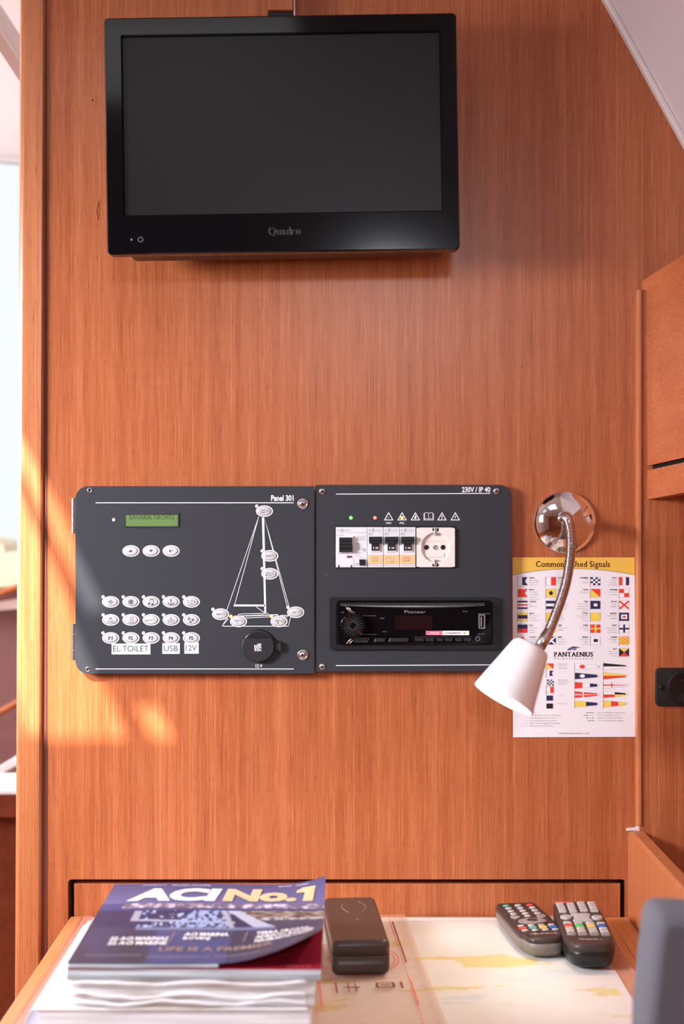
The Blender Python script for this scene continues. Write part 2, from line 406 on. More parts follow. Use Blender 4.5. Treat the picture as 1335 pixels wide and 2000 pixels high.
# flat ceiling; unseen deck hatch, its hole shaped to throw the sun patch
H = 2.0
def sunhole(u, v):
    p = F0(u, v); t = (H - p.z) / -(-SUN.z); t = (H - p.z) / SUN.z
    return (p.x + SUN.x * t, SUN.y * t)
hole = [sunhole(0, 760), sunhole(355, 1475), sunhole(-700, 1475), sunhole(-700, 760)]
outer = [(.197, 1.6), (.197, -3.6), (-2.1, -3.6), (-2.1, 1.6)]
m = M(); m.rings([[Vector((x, y, H)) for x, y in outer], [Vector((x, y, H + .02)) for x, y in outer], [Vector((x, y, H + .02)) for x, y in hole], [Vector((x, y, H)) for x, y in hole], [Vector((x, y, H)) for x, y in outer]], 0, False, False)
ceil = struct('ceiling', m, K_head)
def gobobar(a, b, c, d2, nm='hatch_gobo_bar'):  # unseen bars shaped to cast the dark stripes in the sun patch
    P = [sunhole(*q) for q in (a, b, c, d2)]
    m = M(); m.rings([[Vector((x, y, H + .002)) for x, y in P], [Vector((x, y, H + .018)) for x, y in P]]); part(nm, m, K_bead, ceil)
gobobar((5, 860), (5, 1000 - 120), (262, 1478), (296, 1478))           # between the two lit stripes
gobobar((190, 1238), (255, 1238), (345, 1385), (240, 1385))
gobobar((-60, 900), (-80, 900), (40, 1480), (60, 1480))
m = M(); m.box((-2.1, -3.6, -.02), (1.0, 2.4, 0)); struct('floor', m, W_post)
m = M()
for a, b in (((-2.12, -3.6, 0), (-2.1, 2.4, 1.15)), ((-2.12, -3.6, 1.7), (-2.1, 2.4, 2.0)), ((-2.12, -3.6, 1.15), (-2.1, -2.2, 1.7)), ((-2.12, -.8, 1.15), (-2.1, .2, 1.7))): m.box(a, b)
struct('wall_left', m, K_saloon)
m = M(); m.box((.5235, -3.6, 0), (.56, 2.4, 1.45)); struct('wall_starboard', m, W_wall)
m = M(); m.box((-2.1, -3.62, 0), (0, -3.6, 2)); m.box((0, -3.62, 0), (1, -3.6, 1.4)); struct('wall_rear', m, W_wall)
# --- the saloon beyond the post, out of focus
S1 = Fr(1.6)
def zz(v): return S1(0, v).z
m = M(); X0, X1 = -2.1, -.45
m.box((X0, 1.6, zz(290)), (X1, 1.62, 2.0)); m.box((X0, 1.6, 0), (X1, 1.62, zz(1090))); m.box((X0, 1.6, zz(1090)), (-1.3, 1.62, zz(290)))
struct('wall_far', m, K_saloon)
m = M(); m.prism(S1, rect(-400, 291, 160, 308), 1.62, 1.58); m.prism(S1, rect(-400, 1086, 160, 1100), 1.62, 1.58); w1 = struct('window_1', m, K_frame, 'pale frame of the bright saloon window')
m = M(); m.box((-1.3, 1.61, zz(1090)), (X1, 1.613, zz(300))); part('pane', m, K_glass, w1)
m = M(); m.tube([S1(-300, 322, 1.55), S1(-40, 325, 1.55), S1(10, 328, 1.55), S1(150, 338, 1.55)], .0025, 8); part('seal', m, K_greyw, w1)
S5 = Fr(.45); m = M(); m.prism(S5, [(-140, -150), (60, 152), (60, 192), (-140, -112)], .48, .45); m.prism(S5, [(-140, -205), (60, 100), (60, 150), (-140, -152)], .49, .46, mat=1); struct('trim_6', m, [K_frame, K_white], 'tan diagonal window frame bar at the top left corner')
S2 = Fr(1.35)
t = thing('settee', 'cream cushioned settee with maroon back seen beyond the left post', 'settee', S2(-60, 1900, 1.35))
m = M(); m.prism(S2, [(-500, 1050), (-30, 1050), (0, 1056), (14, 1064), (18, 1078), (60, 1078), (60, 1143), (-20, 1150), (-500, 1160)], 1.48, 1.33, 4, .005); part('cushion', m, K_cream2, t)
m = M(); m.prism(S2, rect(-500, 1140, 80, 1900), 1.44, 1.37); part('backrest', m, K_cush, t)
for pts, wd in (([(-90, 1195), (-30, 1172), (30, 1150), (90, 1130)], 13), ([(-90, 1420), (-30, 1405), (30, 1374), (90, 1340)], 13), ([(-90, 1680), (-20, 1650), (30, 1628), (90, 1600)], 17), ([(-90, 1960), (-20, 1934), (30, 1905), (90, 1870)], 17)):
    m = M(); m.tube(smoothpath([S2(u, v, 1.30) for u, v in pts], 4), wd / 2 / S2.S, 10); part('curved_rail', m, W_lock, t)
m = M(); m.prism(S2, [(-300, 1180), (-30, 1180), (60, 1165), (60, 1185), (-20, 1192), (-300, 1192)], 1.34, 1.32); part('piping', m, K_frame, t)
S3 = Fr(.75)
t = thing('saloon_table', 'dark timber saloon table end with a bright white top edge left of the post', 'table', S3(-60, 1600, .85))
m = M(); m.prism(S3, rect(-400, 1551, 42, 1597), .90, .75, 2, .002); part('apron', m, W_dark, t)
m = M(); m.prism(S3, rect(-405, 1542, 46, 1550.5), .90, .745, 1, .001); part('top_edge', m, K_white, t)
m = M(); m.box((-.60, .80, 0), (-.55, .85, S3(0, 1597).z)); part('leg', m, W_dark, t)
m = M(); m.prism(Fr(.95), [(-80, 1545), (-80, 1556), (60, 1480), (60, 1462)], 1.0, .95); m.v = m.v
fo = part('table_leaf', m, K_white); fo['label'] = 'bright slanting leaf edge behind the saloon table'; fo['category'] = 'table leaf'

# ================================================================== TELEVISION
FT = Fr(-.105); tvc = FT(550, 261, 0)
tv = thing('television', 'black flat screen television hung slightly tilted at the top of the wall', 'television', tvc)
def q(poly): return poly
outer = rrect(206, 30, 894, 492, 8, 5); inn = rrect(241, 66, 860, 415, 1.2, 5)
m = M(); oi = inset(outer, 2.5); i2 = inset(inn, -2.6)
m.rings([[FT(u, v, -.078) for u, v in inset(outer, 8)], [FT(u, v, -.088) for u, v in outer], [FT(u, v, -.1035) for u, v in outer], [FT(u, v, -.105) for u, v in oi], [FT(u, v, -.105) for u, v in i2], [FT(u, v, -.1025) for u, v in inn], [FT(u, v, -.098) for u, v in inn], [FT(u, v, -.078) for u, v in inset(outer, 8)]], 0, False, False)
part('bezel', m, K_gloss, tv)
m = M(); m.prism(FT, rect(238, 63, 863, 418), -.085, -.1008); part('screen', m, K_screen, tv)
m = M(); m.prism(FT, rrect(236, 52, 872, 486, 14), -.044, -.079, 5, .006); part('rear_casing', m, K_plast, tv)
m = M()
for i in range(34): m.prism(FT, rect(306 + i * 7, 484, 309.5 + i * 7, 487.4), -.047, -.073)
part('vent_rib', m, K_plast, tv)
m = M(); m.line(FT, [(245, 64.3), (859, 64.3)], 1.0, -.1040); part('bright_edge', m, K_gloss, tv)
m = M(); serif(m, 'Quadro', FT, (521, 443.5, 584, 461.5), -.10515, 0, .028); part('lettering', m, K_dim, tv)
m = M(); m.ring(FT, ell(271, 463.5, 5.2), ell(271, 463.5, 4.0), -.1052); part('power_button', m, K_radink, tv)
m = M(); m.flat(FT, ell(253.5, 463.5, 2.0), -.1052); part('power_light', m, K_radink, tv)
m = M(); m.box((tvc.x - .06, -.046, tvc.z - .06), (tvc.x + .06, 0, tvc.z + .06)); part('wall_mount', m, K_plast, tv)
tv.rotation_euler = (0, -.0155, 0)
FB = Fr(-.03)
t = thing('hanging_bracket', 'small timber block with a dark clasp above the television', 'bracket', FB(548, 20, 0))
m = M(); m.prism(FB, rect(523, -120, 573, 20), 0, -.03, 2, .002); part('block', m, W_wall, t)
m = M(); m.prism(FB, rect(522, 22.5, 573, 34), -.0, -.028, .8, .001); part('clasp', m, K_black, t)
m = M(); m.tube([FB(550, 33, -.024), FB(550, 27, -.024)], .0032, 12); part('plug', m, K_wplast, t)
m = M(); m.prism(FB, rect(573.4, -120, 575, 30), 0, -.0285); part('edge_strip', m, K_white, t)

# ================================================================== LEFT CONTROL PANEL
YP = -.0135; FA = Fr(YP); S = FA.S
lp = thing('switch_panel', 'dark grey hinged switch panel with oval keys and a sailboat diagram', 'control panel', FA(380, 1132, 0))
m = M(); m.prism(FA, rrect(147, 949.5, 613.5, 1316, (25, 0, 0, 25), 8), -.0105, YP, .8, .0006); plate = part('front_plate', m, K_panel, lp)
m = M(); m.prism(FA, rect(176, 975, 610, 1290), 0, -.0105); part('backing_box', m, K_plast, lp)
w = YP - .00012
m = M()
m.line(FA, [(187, 982), (573, 982)], 1.5, w); m.line(FA, [(187, 1306.5), (573, 1306.5)], 1.5, w)
text(m, 'Panel 301', FA, (529, 967, 573, 978.6), w, bold=.028); text(m, '12 V', FA, (499, 1297.3, 512, 1303.6), w, bold=.02)
part('lettering', m, K_white, lp)
m = M()
for a, b, k in (((505, 1009), (443, 1191), 1), ((504.5, 1011), (457.7, 1182), 1), ((516.4, 1012), (560, 1183), 1), ((516.4, 1012), (563.3, 1182), 1),
                ((499.8, 1185), (516.4, 1197), 1), ((464.7, 1200.2), (472, 1198.8), 1), ((472, 1198.8), (524, 1198), 1), ((457, 1203.6), (542, 1200.6), 2),
                ((480, 1207), (530, 1204.6), 1.2), ((548, 1202.2), (563, 1202.2), 1.6), ((548, 1204.6), (562, 1204.6), .8), ((446, 1208), (434, 1222), 1), ((443, 1208), (436, 1218), .8),
                ((434, 1222), (437, 1223), 1.2), ((437, 1223), (562.6, 1223), 1.2), ((562.6, 1223), (567, 1206), 1)):
    m.line(FA, [a, b], k * .92, w)
m.flat(FA, [(511.2, 1010.5), (515.6, 1010.5), (519.6, 1198.5), (516, 1198.5)], w)
m.flat(FA, [(456, 1184.3), (457, 1180.6), (518, 1180.9), (518, 1184.3)], w)
part('sailboat_diagram', m, K_white, lp)
# display
m = M(); m.flat(FA, rect(243, 1004, 347, 1028), YP - .0002); disp = part('display', m, K_lcd, lp)
m = M(); o = rect(240.5, 1001.5, 349.5, 1030); i = rect(244, 1005, 347, 1027.5)
m.plate_hole(FA, lambda k: o[k], i, YP, YP - .0012); part('display_shadow_lip', m, K_panel, lp)  # raised lip added to cast the shadow of the display recess
m = M(); text(m, 'BAVARIA YACHTS', FA, (253, 1004.5, 340, 1015.5), YP - .0003, res=1); part('lettering', m, mat('lcd_ink', (.03, .06, .02), .6), disp)
# keys
kf = loc_fr(S)
km = M()
km.ring(kf, ell(0, 0, 16.6, 11.2, 40), ell(0, 0, 14.2, 9.2, 40), 0, 0); km.ring(kf, ell(0, 0, 14.2, 9.2, 40), ell(0, 0, 13.4, 8.5, 40), .0001, 1)
km.rings([[kf(u, v, .0001) for u, v in ell(0, 0, 13.6, 8.7, 40)], [kf(u, v, -.0006) for u, v in ell(0, 0, 13.2, 8.3, 40)], [kf(u, v, -.0010) for u, v in ell(0, 0, 11, 6.6, 40)], [kf(u, v, -.0011) for u, v in ell(0, 0, 6, 3.5, 40)]], 2, smooth=True)
keymesh = mesh_of('key', km, [K_white, K_ink, K_key])
lm = M(); lm.rings([[kf(u, v, 0) for u, v in ell(0, 0, 3.5, None, 16)], [kf(u, v, -.0004) for u, v in ell(0, 0, 3.2, None, 16)], [kf(u, v, -.0007) for u, v in ell(0, 0, 1.8, None, 16)]], 0, smooth=True)
ledmesh = {k: mesh_of('indicator_light', lm, [k]) for k in (K_ledw, K_ledo, K_ledg, K_ledr)}
def icon(m, kind):
    w = -.0013; f = kf
    if kind == 'up': m.flat(f, [(-4, 2.2), (4, 2.2), (0, -2.2)], w)
    elif kind == 'down': m.flat(f, [(-4, -2.2), (4, -2.2), (0, 2.2)], w)
    elif kind == 'enter': m.flat(f, [(-4, 0), (-1, -3.4), (-1, 3.4)], w); m.line(f, [(-1, .5), (3, .5), (3, -2.6)], .8, w)
    elif kind == 'compass':
        for a, b in (((-7, 0), (7, 0)), ((0, -6), (0, 6)), ((-3, -2.5), (3, -2.5)), ((-3, 2.5), (3, 2.5)), ((-3, -2.5), (-3, 2.5)), ((3, -2.5), (3, 2.5))): m.line(f, [a, b], .7, w)
    elif kind == 'wheel':
        m.ring(f, ell(0, 0, 4.6, None, 20), ell(0, 0, 3.6, None, 20), w); m.flat(f, ell(0, 0, 1.3, None, 10), w)
        for i in range(4): a = i * math.pi / 4; m.line(f, [(-6 * math.cos(a), -6 * math.sin(a)), (6 * math.cos(a), 6 * math.sin(a))], .8, w)
    elif kind == 'music':
        m.flat(f, ell(-4, 3.6, 2.2, 1.7, 12), w); m.flat(f, ell(2.6, 4.6, 2.2, 1.7, 12), w); m.line(f, [(-2.3, 3.5), (-1.8, -5)], .8, w); m.line(f, [(4.4, 4.4), (4.8, -5)], .8, w); m.flat(f, [(-2, -6.2), (5, -5.4), (5, -3.6), (-2, -4.4)], w)
    elif kind == 'anchor':
        m.line(f, [(0, -5), (0, 5)], 1, w); m.flat(f, ell(0, -5, 1.3, None, 10), w); m.line(f, [(-2.4, -2.6), (2.4, -2.6)], .8, w); m.line(f, [(-5.6, 1.4), (-4, 4.2), (0, 5.6), (4, 4.2), (5.6, 1.4)], 1.3, w)
    elif kind == 'hull':
        m.line(f, [(-8, -3.4), (6.5, -3.4), (6, -1)], .5, w); m.line(f, [(-8, -3.4), (-5.5, 4), (0, 4.4)], .5, w); m.line(f, [(0, 4.4), (0, 0), (7, 0), (5, 4.4), (0, 4.4)], .6, w); m.flat(f, ell(8.4, 0, .9, None, 8), w)
    elif kind == 'bilge':
        m.line(f, [(-3.6, -2.6), (0, -2.6), (3.6, -2.6)], 1, w); m.flat(f, [(-2, -2.6), (0, -5.5), (2, -2.6)], w)
        for j in range(3): m.line(f, [(-6 + 2 * i, 1.2 + 1.7 * j + (i % 2) * .9) for i in range(7)], .5, w)
    elif kind == 'shower':
        m.line(f, [(-4.6, 5.4), (4.4, 5.4)], .9, w); m.line(f, [(4.4, 5.4), (4.4, -5.4), (-1, -5.4), (-1, -3.6)], .7, w)
        for i in range(3): m.line(f, [(-1.4 + 1.2 * i, -3), (-1.4 + 1.2 * i, 3)], .4, w)
    elif kind == 'panel': text(m, 'panel', f, (-10, -1.6, 1, 3), w, res=1); m.ring(f, ell(5.4, -1.8, 2.4, None, 8), ell(5.4, -1.8, 1.9, None, 8), w)
    elif kind == 'stove':
        m.line(f, [(-5.6, .4), (5.6, .4), (5.6, 4.2), (-5.6, 4.2)], .6, w, close=True); m.line(f, [(-1.6, .4), (-1.6, 4.2)], .5, w); m.line(f, [(2, .4), (2, 4.2)], .5, w); m.line(f, [(0, -.6), (0, -2)], .7, w); m.flat(f, ell(0, -3.4, .9, 1.6, 8), w)
    elif kind == 'fans':
        for cx, cy, r in ((-4.4, -2.6, 3), (3.2, -.2, 2.4), (-1.6, 3.8, 2)):
            for i in range(6): a = i * math.pi / 3; m.line(f, [(cx + .6 * math.cos(a), cy + .6 * math.sin(a)), (cx + r * math.cos(a), cy + r * math.sin(a))], .7, w)
            m.ring(f, ell(cx, cy, r, None, 12), ell(cx, cy, r - .5, None, 12), w)
    elif kind[0] == 'F' and len(kind) == 2: text(m, kind, f, (-4.0, -3.6, 4.0, 3.6), w, bold=.03)
    else:
        ws = kind.split('|')
        for i, s in enumerate(ws):
            y = (-1.8 if len(ws) == 1 else -3.6) + i * 4.2
            wd = min(11, 2.2 * len(s)); cx = -3 if len(s) > 1 else -2
            text(m, s, f, (cx - wd / 2, y, cx + wd / 2, y + 3.2), w, res=1, bold=.01)
        m.ring(f, ell(6.4, -1, 2.3, None, 8), ell(6.4, -1, 1.7, None, 8), w)
cols = (216, 255.5, 295, 334, 373.5)
keys = [(255.5, 1076, 'up'), (295, 1076, 'down'), (334, 1076, 'enter')]
for y, ks in ((1175.5, ('compass', 'wheel', 'music', 'anchor', 'hull')), (1210.7, ('bilge', 'shower', 'panel', 'stove', 'fans')), (1246, ('F1', 'F2', 'F3', 'F4', 'F5'))):
    keys += [(x, y, k) for x, k in zip(cols, ks)]
keys += [(516, 998.3, 'mast|head'), (526.6, 1085.6, 'steam'), (526.6, 1120.5, 'deck|flood'), (430.5, 1199.6, 'stern'), (465.5, 1213.6, 'cabin|2'), (544.6, 1213.6, 'cabin|1'), (577, 1195.8, 'bow')]
part('indicator_light', ledmesh[K_ledw], None, lp, loc=FA(222, 1015.2, YP))
for x, y, k in keys:
    ko = part('key', keymesh, None, lp, loc=FA(x, y, YP - .0001))
    im = M(); icon(im, k); im2 = part('symbol', im, K_ink, ko, loc=FA(x, y, YP))
    if k not in ('up', 'down', 'enter'):
        part('indicator_light', ledmesh[K_ledo if k in ('cabin|2', 'cabin|1') else K_ledw], None, lp, loc=FA(x - 14.6, y - 9.6, YP))
# paper stickers
for s, x0, y0, x1, y1, a in (('EL.TOILET', 218, 1257, 293.5, 1278, (221, 1261, 290, 1272.5)), ('USB', 317, 1256, 351, 1277, (320, 1260.5, 347, 1272)), ('12V', 360, 1255, 388, 1276.5, (362.5, 1260, 384, 1271))):
    m = M(); m.prism(FA, rect(x0, y0, x1, y1), YP, YP - .0012 if 0 else YP - .0004, 0); st = part('paper_label', m, K_white, lp, label='white paper sticker reading ' + s)
    m = M(); text(m, s, FA, a, YP - .00052); part('lettering', m, K_ink, st)
# screws and fixing holes
def screw_mesh(r, washer):
    m = M(); c = Vector((0, 0, 0))
    if washer: m.lathe(c, (0, -1, 0), [(r * 1.0 / S * 1, 0), (r / S, .0004), (r * .86 / S, .0016), (r * .66 / S, .0012), (r * .6 / S, .0004)], 28)
    rr = (r * .62 if washer else r) / S; h = .0008 if washer else 0
    m.lathe(c, (0, -1, 0), [(rr, h - .0004), (rr, h + .0004), (rr * .86, h + .0011), (rr * .5, h + .0016), (rr * .05, h + .0018)], 24, cap1=True)
    for a in (0.3, 0.3 + math.pi / 2):
        d = Vector((math.cos(a), 0, math.sin(a))); n = Vector((-math.sin(a), 0, math.cos(a))); L = rr * .55; W_ = rr * .13
        m.add([d * L + n * W_ + Vector((0, -h - .00185, 0)), d * L - n * W_ + Vector((0, -h - .00185, 0)), -d * L - n * W_ + Vector((0, -h - .00185, 0)), -d * L + n * W_ + Vector((0, -h - .00185, 0))], [(0, 1, 2, 3)], 1)
    return mesh_of('screw', m, [K_steel, K_black])
sw = screw_mesh(11, True); sp = screw_mesh(6.5, False)
for x, y in ((591, 984), (591, 1279)): part('washer_screw', sw, None, lp, loc=FA(x, y, YP))
hm = M(); hm.lathe((0, 0, 0), (0, -1, 0), [(5 / S, 0), (4.6 / S, .0008), (3.2 / S, .0006), (3.0 / S, -.001)], 18); hm.lathe((0, 0, 0), (0, -1, 0), [(3.0 / S, .0002), (.1 / S, .0002)], 18, mat=1, cap1=True)
hmm = mesh_of('fixing_hole', hm, [K_steel, K_black])
for x, y in ((175, 957.5), (171.5, 1307)): part('fixing_hole', hmm, None, lp, loc=FA(x, y, YP))
for segs in (((973, 992), (993.5, 1024), (1025.5, 1042)), ((1219, 1238), (1239.5, 1270), (1271.5, 1290))):
    m = M(); m.prism(FA, rect(143, segs[0][0] + 2, 152, segs[2][1] - 2), -.002, -.0104); hg = part('hinge', m, K_steel, lp)
    for a, b in segs:
        m = M(); p0 = FA(142, a, -.0085); p1 = FA(142, b, -.0085); m.tube([p0, p1], 4.8 / S, 20, smooth=False); part('knuckle', m, K_steel, hg)
# 12 volt socket with its rubber cap
t = thing('power_socket', 'round black twelve volt socket with rubber cap low on the switch panel', 'socket', FA(505, 1262, YP))
m = M(); m.lathe(FA(505.0, 1261, YP), (0, -1, 0), [(32 / S, 0), (32 / S, .002), (30 / S, .0035), (27 / S, .0035)], 40, cap1=True); part('collar', m, K_plast, t)
cap = [(504.5 + 32.5 * math.cos(a), 1261.5 + 30.5 * math.sin(a)) for a in [math.radians(-31 + i * (242 / 36)) for i in range(37)]]
m = M(); m.prism(FA, cap, YP - .003, YP - .0075, 2.5, .002); cp = part('cap', m, K_rubber, t)
m = M(); text(m, 'MAX', FA, (504.6, 1256, 511, 1271), YP - .0077, bold=.02, rot=90)
vs = m.v
text(m, '20A', FA, (497, 1258, 503, 1271), YP - .0077, bold=.02, rot=90); m.line(FA, [(503.8, 1256), (503.8, 1271)], .8, YP - .0077); part('lettering', m, K_white, cp)
# mirror the rotated text so it reads downwards
m = M(); m.prism(FA, rrect(536, 1256, 553, 1269, 2), YP - .001, YP - .005, 1.5, .001); m.prism(FA, rrect(545, 1253, 549, 1272, 1), YP, YP - .0062, .8, .0006); part('strap', m, K_rubber, t)

# ================================================================== RIGHT CONTROL PANEL
YR = -.0115; FR = Fr(YR); S = FR.S
rp = thing('mains_panel', 'dark grey mains panel plate with warning triangles and indicator lights', 'control panel', FR(806, 1130, 0))
m = M(); m.prism(FR, rrect(615.5, 947, 997.5, 1312, (0, 22, 22, 0), 8), -.002, YR, .8, .0006); part('front_plate', m, K_panel, rp)
m = M(); m.prism(FR, rect(640, 970, 980, 1290), 0, -.002); part('backing_box', m, K_plast, rp)
w = YR - .00012; m = M()
m.line(FR, [(656, 965), (957, 963.6)], 1.5, w); m.line(FR, [(656, 1300), (975, 1298.4)], 1.5, w)
text(m, '230V / IP 40', FR, (901.5, 951, 957, 961.5), w, bold=.026)
text(m, 'UAC', FR, (753.4, 1019.4, 763.8, 1023.6), w, bold=.03, res=1); text(m, 'POL', FR, (780.2, 1019.4, 789.6, 1023.6), w, bold=.03, res=1)
part('lettering', m, K_white, rp)
tri = lambda c, s=1: [(c - 9.3 * s, 1016.2 - (1 - s) * 5), (c + 9.3 * s, 1016.2 - (1 - s) * 5), (c, 1000 + (1 - s) * 10)]
for i, c in enumerate((758.6, 784.7, 810.6, 862.6, 888.6)):
    m = M(); m.ring(FR, tri(c), inset(tri(c), 1.5), w)
    if i == 2: m.flat(FR, ell(c, 1011.4, 2.2, 2.6, 12), w); m.flat(FR, [(c - 1.8, 1010), (c + .2, 1005), (c + 2, 1010)], w)
    if i == 3: m.flat(FR, rect(c - .9, 1006, c + .9, 1011.6), w); m.flat(FR, ell(c, 1013.2, 1, None, 8), w)
    if i == 4: m.flat(FR, [(c + 1.4, 1005.4), (c - 1.6, 1010.2), (c, 1010.2), (c - 1.2, 1014), (c + 1.8, 1009), (c + .2, 1009)], w)
    part('warning_symbol', m, K_white, rp)
m = M()
for sx in (-1, 1):
    m.line(FR, [(836.7, 1002.5), (836.7 + sx * 4, 1001), (836.7 + sx * 8, 1002), (836.7 + sx * 8, 1014), (836.7 + sx * 4, 1013), (836.7, 1014.5)], 1, w)
    m.line(FR, [(836.7 + sx * 9.5, 1003), (836.7 + sx * 9.5, 1015.6), (836.7 + sx * 1, 1015.6)], .9, w)
m.line(FR, [(836.7, 1002.5), (836.7, 1014.5)], .9, w); part('book_symbol', m, K_white, rp)
m = M(); m.line(FR, [(633, 1123), (639, 1123)], .5, w); m.line(FR, [(638, 1121), (639, 1123), (638, 1125)], .5, w); part('small_mark', m, K_grey, rp)
m = mesh_of('indicator_light', lm, [mat('unlit_indicator', (.10, .10, .10), .3)])
for x, k in ((685, ledmesh[K_ledg]), (732, ledmesh[K_ledr]), (758.6, m), (784.7, ledmesh[K_ledo])): part('indicator_light', k, None, rp, loc=FR(x, 1011.4, YR - .0002))
for x, y in ((629, 959.5), (969, 959), (629, 1302)): part('screw', sp, None, rp, loc=FR(x, y, YR))
m = M(); o = rect(653.5, 1027, 890, 1110); i = rect(656, 1029.3, 887.3, 1107.6); m.plate_hole(FR, lambda k: o[k], i, YR, YR - .0005); part('cutout_rim', m, K_black, rp)

# breakers
YB = YR - .001
def breaker_body(m, x0, x1): m.prism(FR, rect(x0, 1029.6, x1, 1108), YR + .0, YB - .002, .6, .0004)
t = thing('residual_current_breaker', 'widest pale circuit breaker at the left end of the row, with red flag', 'circuit breaker', FR(686, 1068, YR))
m = M(); breaker_body(m, 655.5, 716.6); m.prism(FR, rect(659, 1047, 690, 1080), YB - .002, YB - .004, .8, .0006); part('body', m, K_gplast, t)
m = M()
for j in range(4): m.prism(FR, rect(662, 1049.5 + j * 7, 687 if j < 2 else 688, 1056.6 + j * 7), YB - .004, YB - .007 - (.0015 if j in (1, 2) else 0), .8, .0008)
part('toggle', m, K_plast, t)
m = M(); m.prism(FR, rect(677, 1085.3, 686.5, 1089), YB - .002, YB - .0026); part('flag', m, mat('dark_red', (.18, .02, .02), .5), t)
m = M(); m.prism(FR, rect(701, 1092.4, 713.2, 1104), YB - .002, YB - .0045, 1, .0008); part('test_button', m, K_plast, t)
m = M(); w = YB - .00215
m.ring(FR, ell(667.5, 1035.7, 3, None, 14), ell(667.5, 1035.7, 2.4, None, 14), w); m.line(FR, [(667.5, 1033.7), (667.5, 1037.7)], .8, w)
text(m, 'N', FR, (658, 1034.3, 661, 1037), w); text(m, 'control', FR, (671.5, 1034.2, 683, 1037), w, res=1); text(m, 'EC128', FR, (657.5, 1044, 670, 1046.4), w, res=1); text(m, 'RCD', FR, (698, 1050, 710, 1053), w, res=1)
m.line(FR, [(658, 1040.6), (714, 1040.6)], .4, w); m.line(FR, [(697, 1047.6), (712, 1047.6), (712, 1055), (697, 1055)], .5, w, close=True)
for yy, a, b in ((1061, 695, 701), (1065, 694, 704), (1069, 697, 703), (1073.5, 698, 702), (1080, 699, 706), (1083.5, 693, 699), (1086, 694, 707), (1089, 702, 712)): m.line(FR, [(a, yy), (b, yy)], .5, w)
m.ring(FR, ell(710.8, 1074, 3.1, None, 14), ell(710.8, 1074, 2.5, None, 14), w); m.ring(FR, ell(710.8, 1074, 1.6, None, 10), ell(710.8, 1074, 1.2, None, 10), w)
m.line(FR, [(690.5, 1090), (690.5, 1107)], .5, w)
text(m, 'C', FR, (692, 1099.6, 695.2, 1104.4), w); text(m, 'E', FR, (696.4, 1099.6, 699.2, 1104.4), w); part('lettering', m, K_grey, t)
m = M()
for a in (660, 684.5): m = M(); m.prism(FR, rect(a, 1103.4, a + 2.4, 1108.2), YB - .0019, YB - .0024); part('latch', m, K_black, t)
mats_b = [('left', 'nearest the wide breaker'), ('middle', 'between two identical ones'), ('right', 'beside the white mains socket')]
lbls = ['slim circuit breaker immediately right of the widest breaker', 'slim circuit breaker in the middle of the three identical ones', 'slim circuit breaker immediately left of the white mains socket']
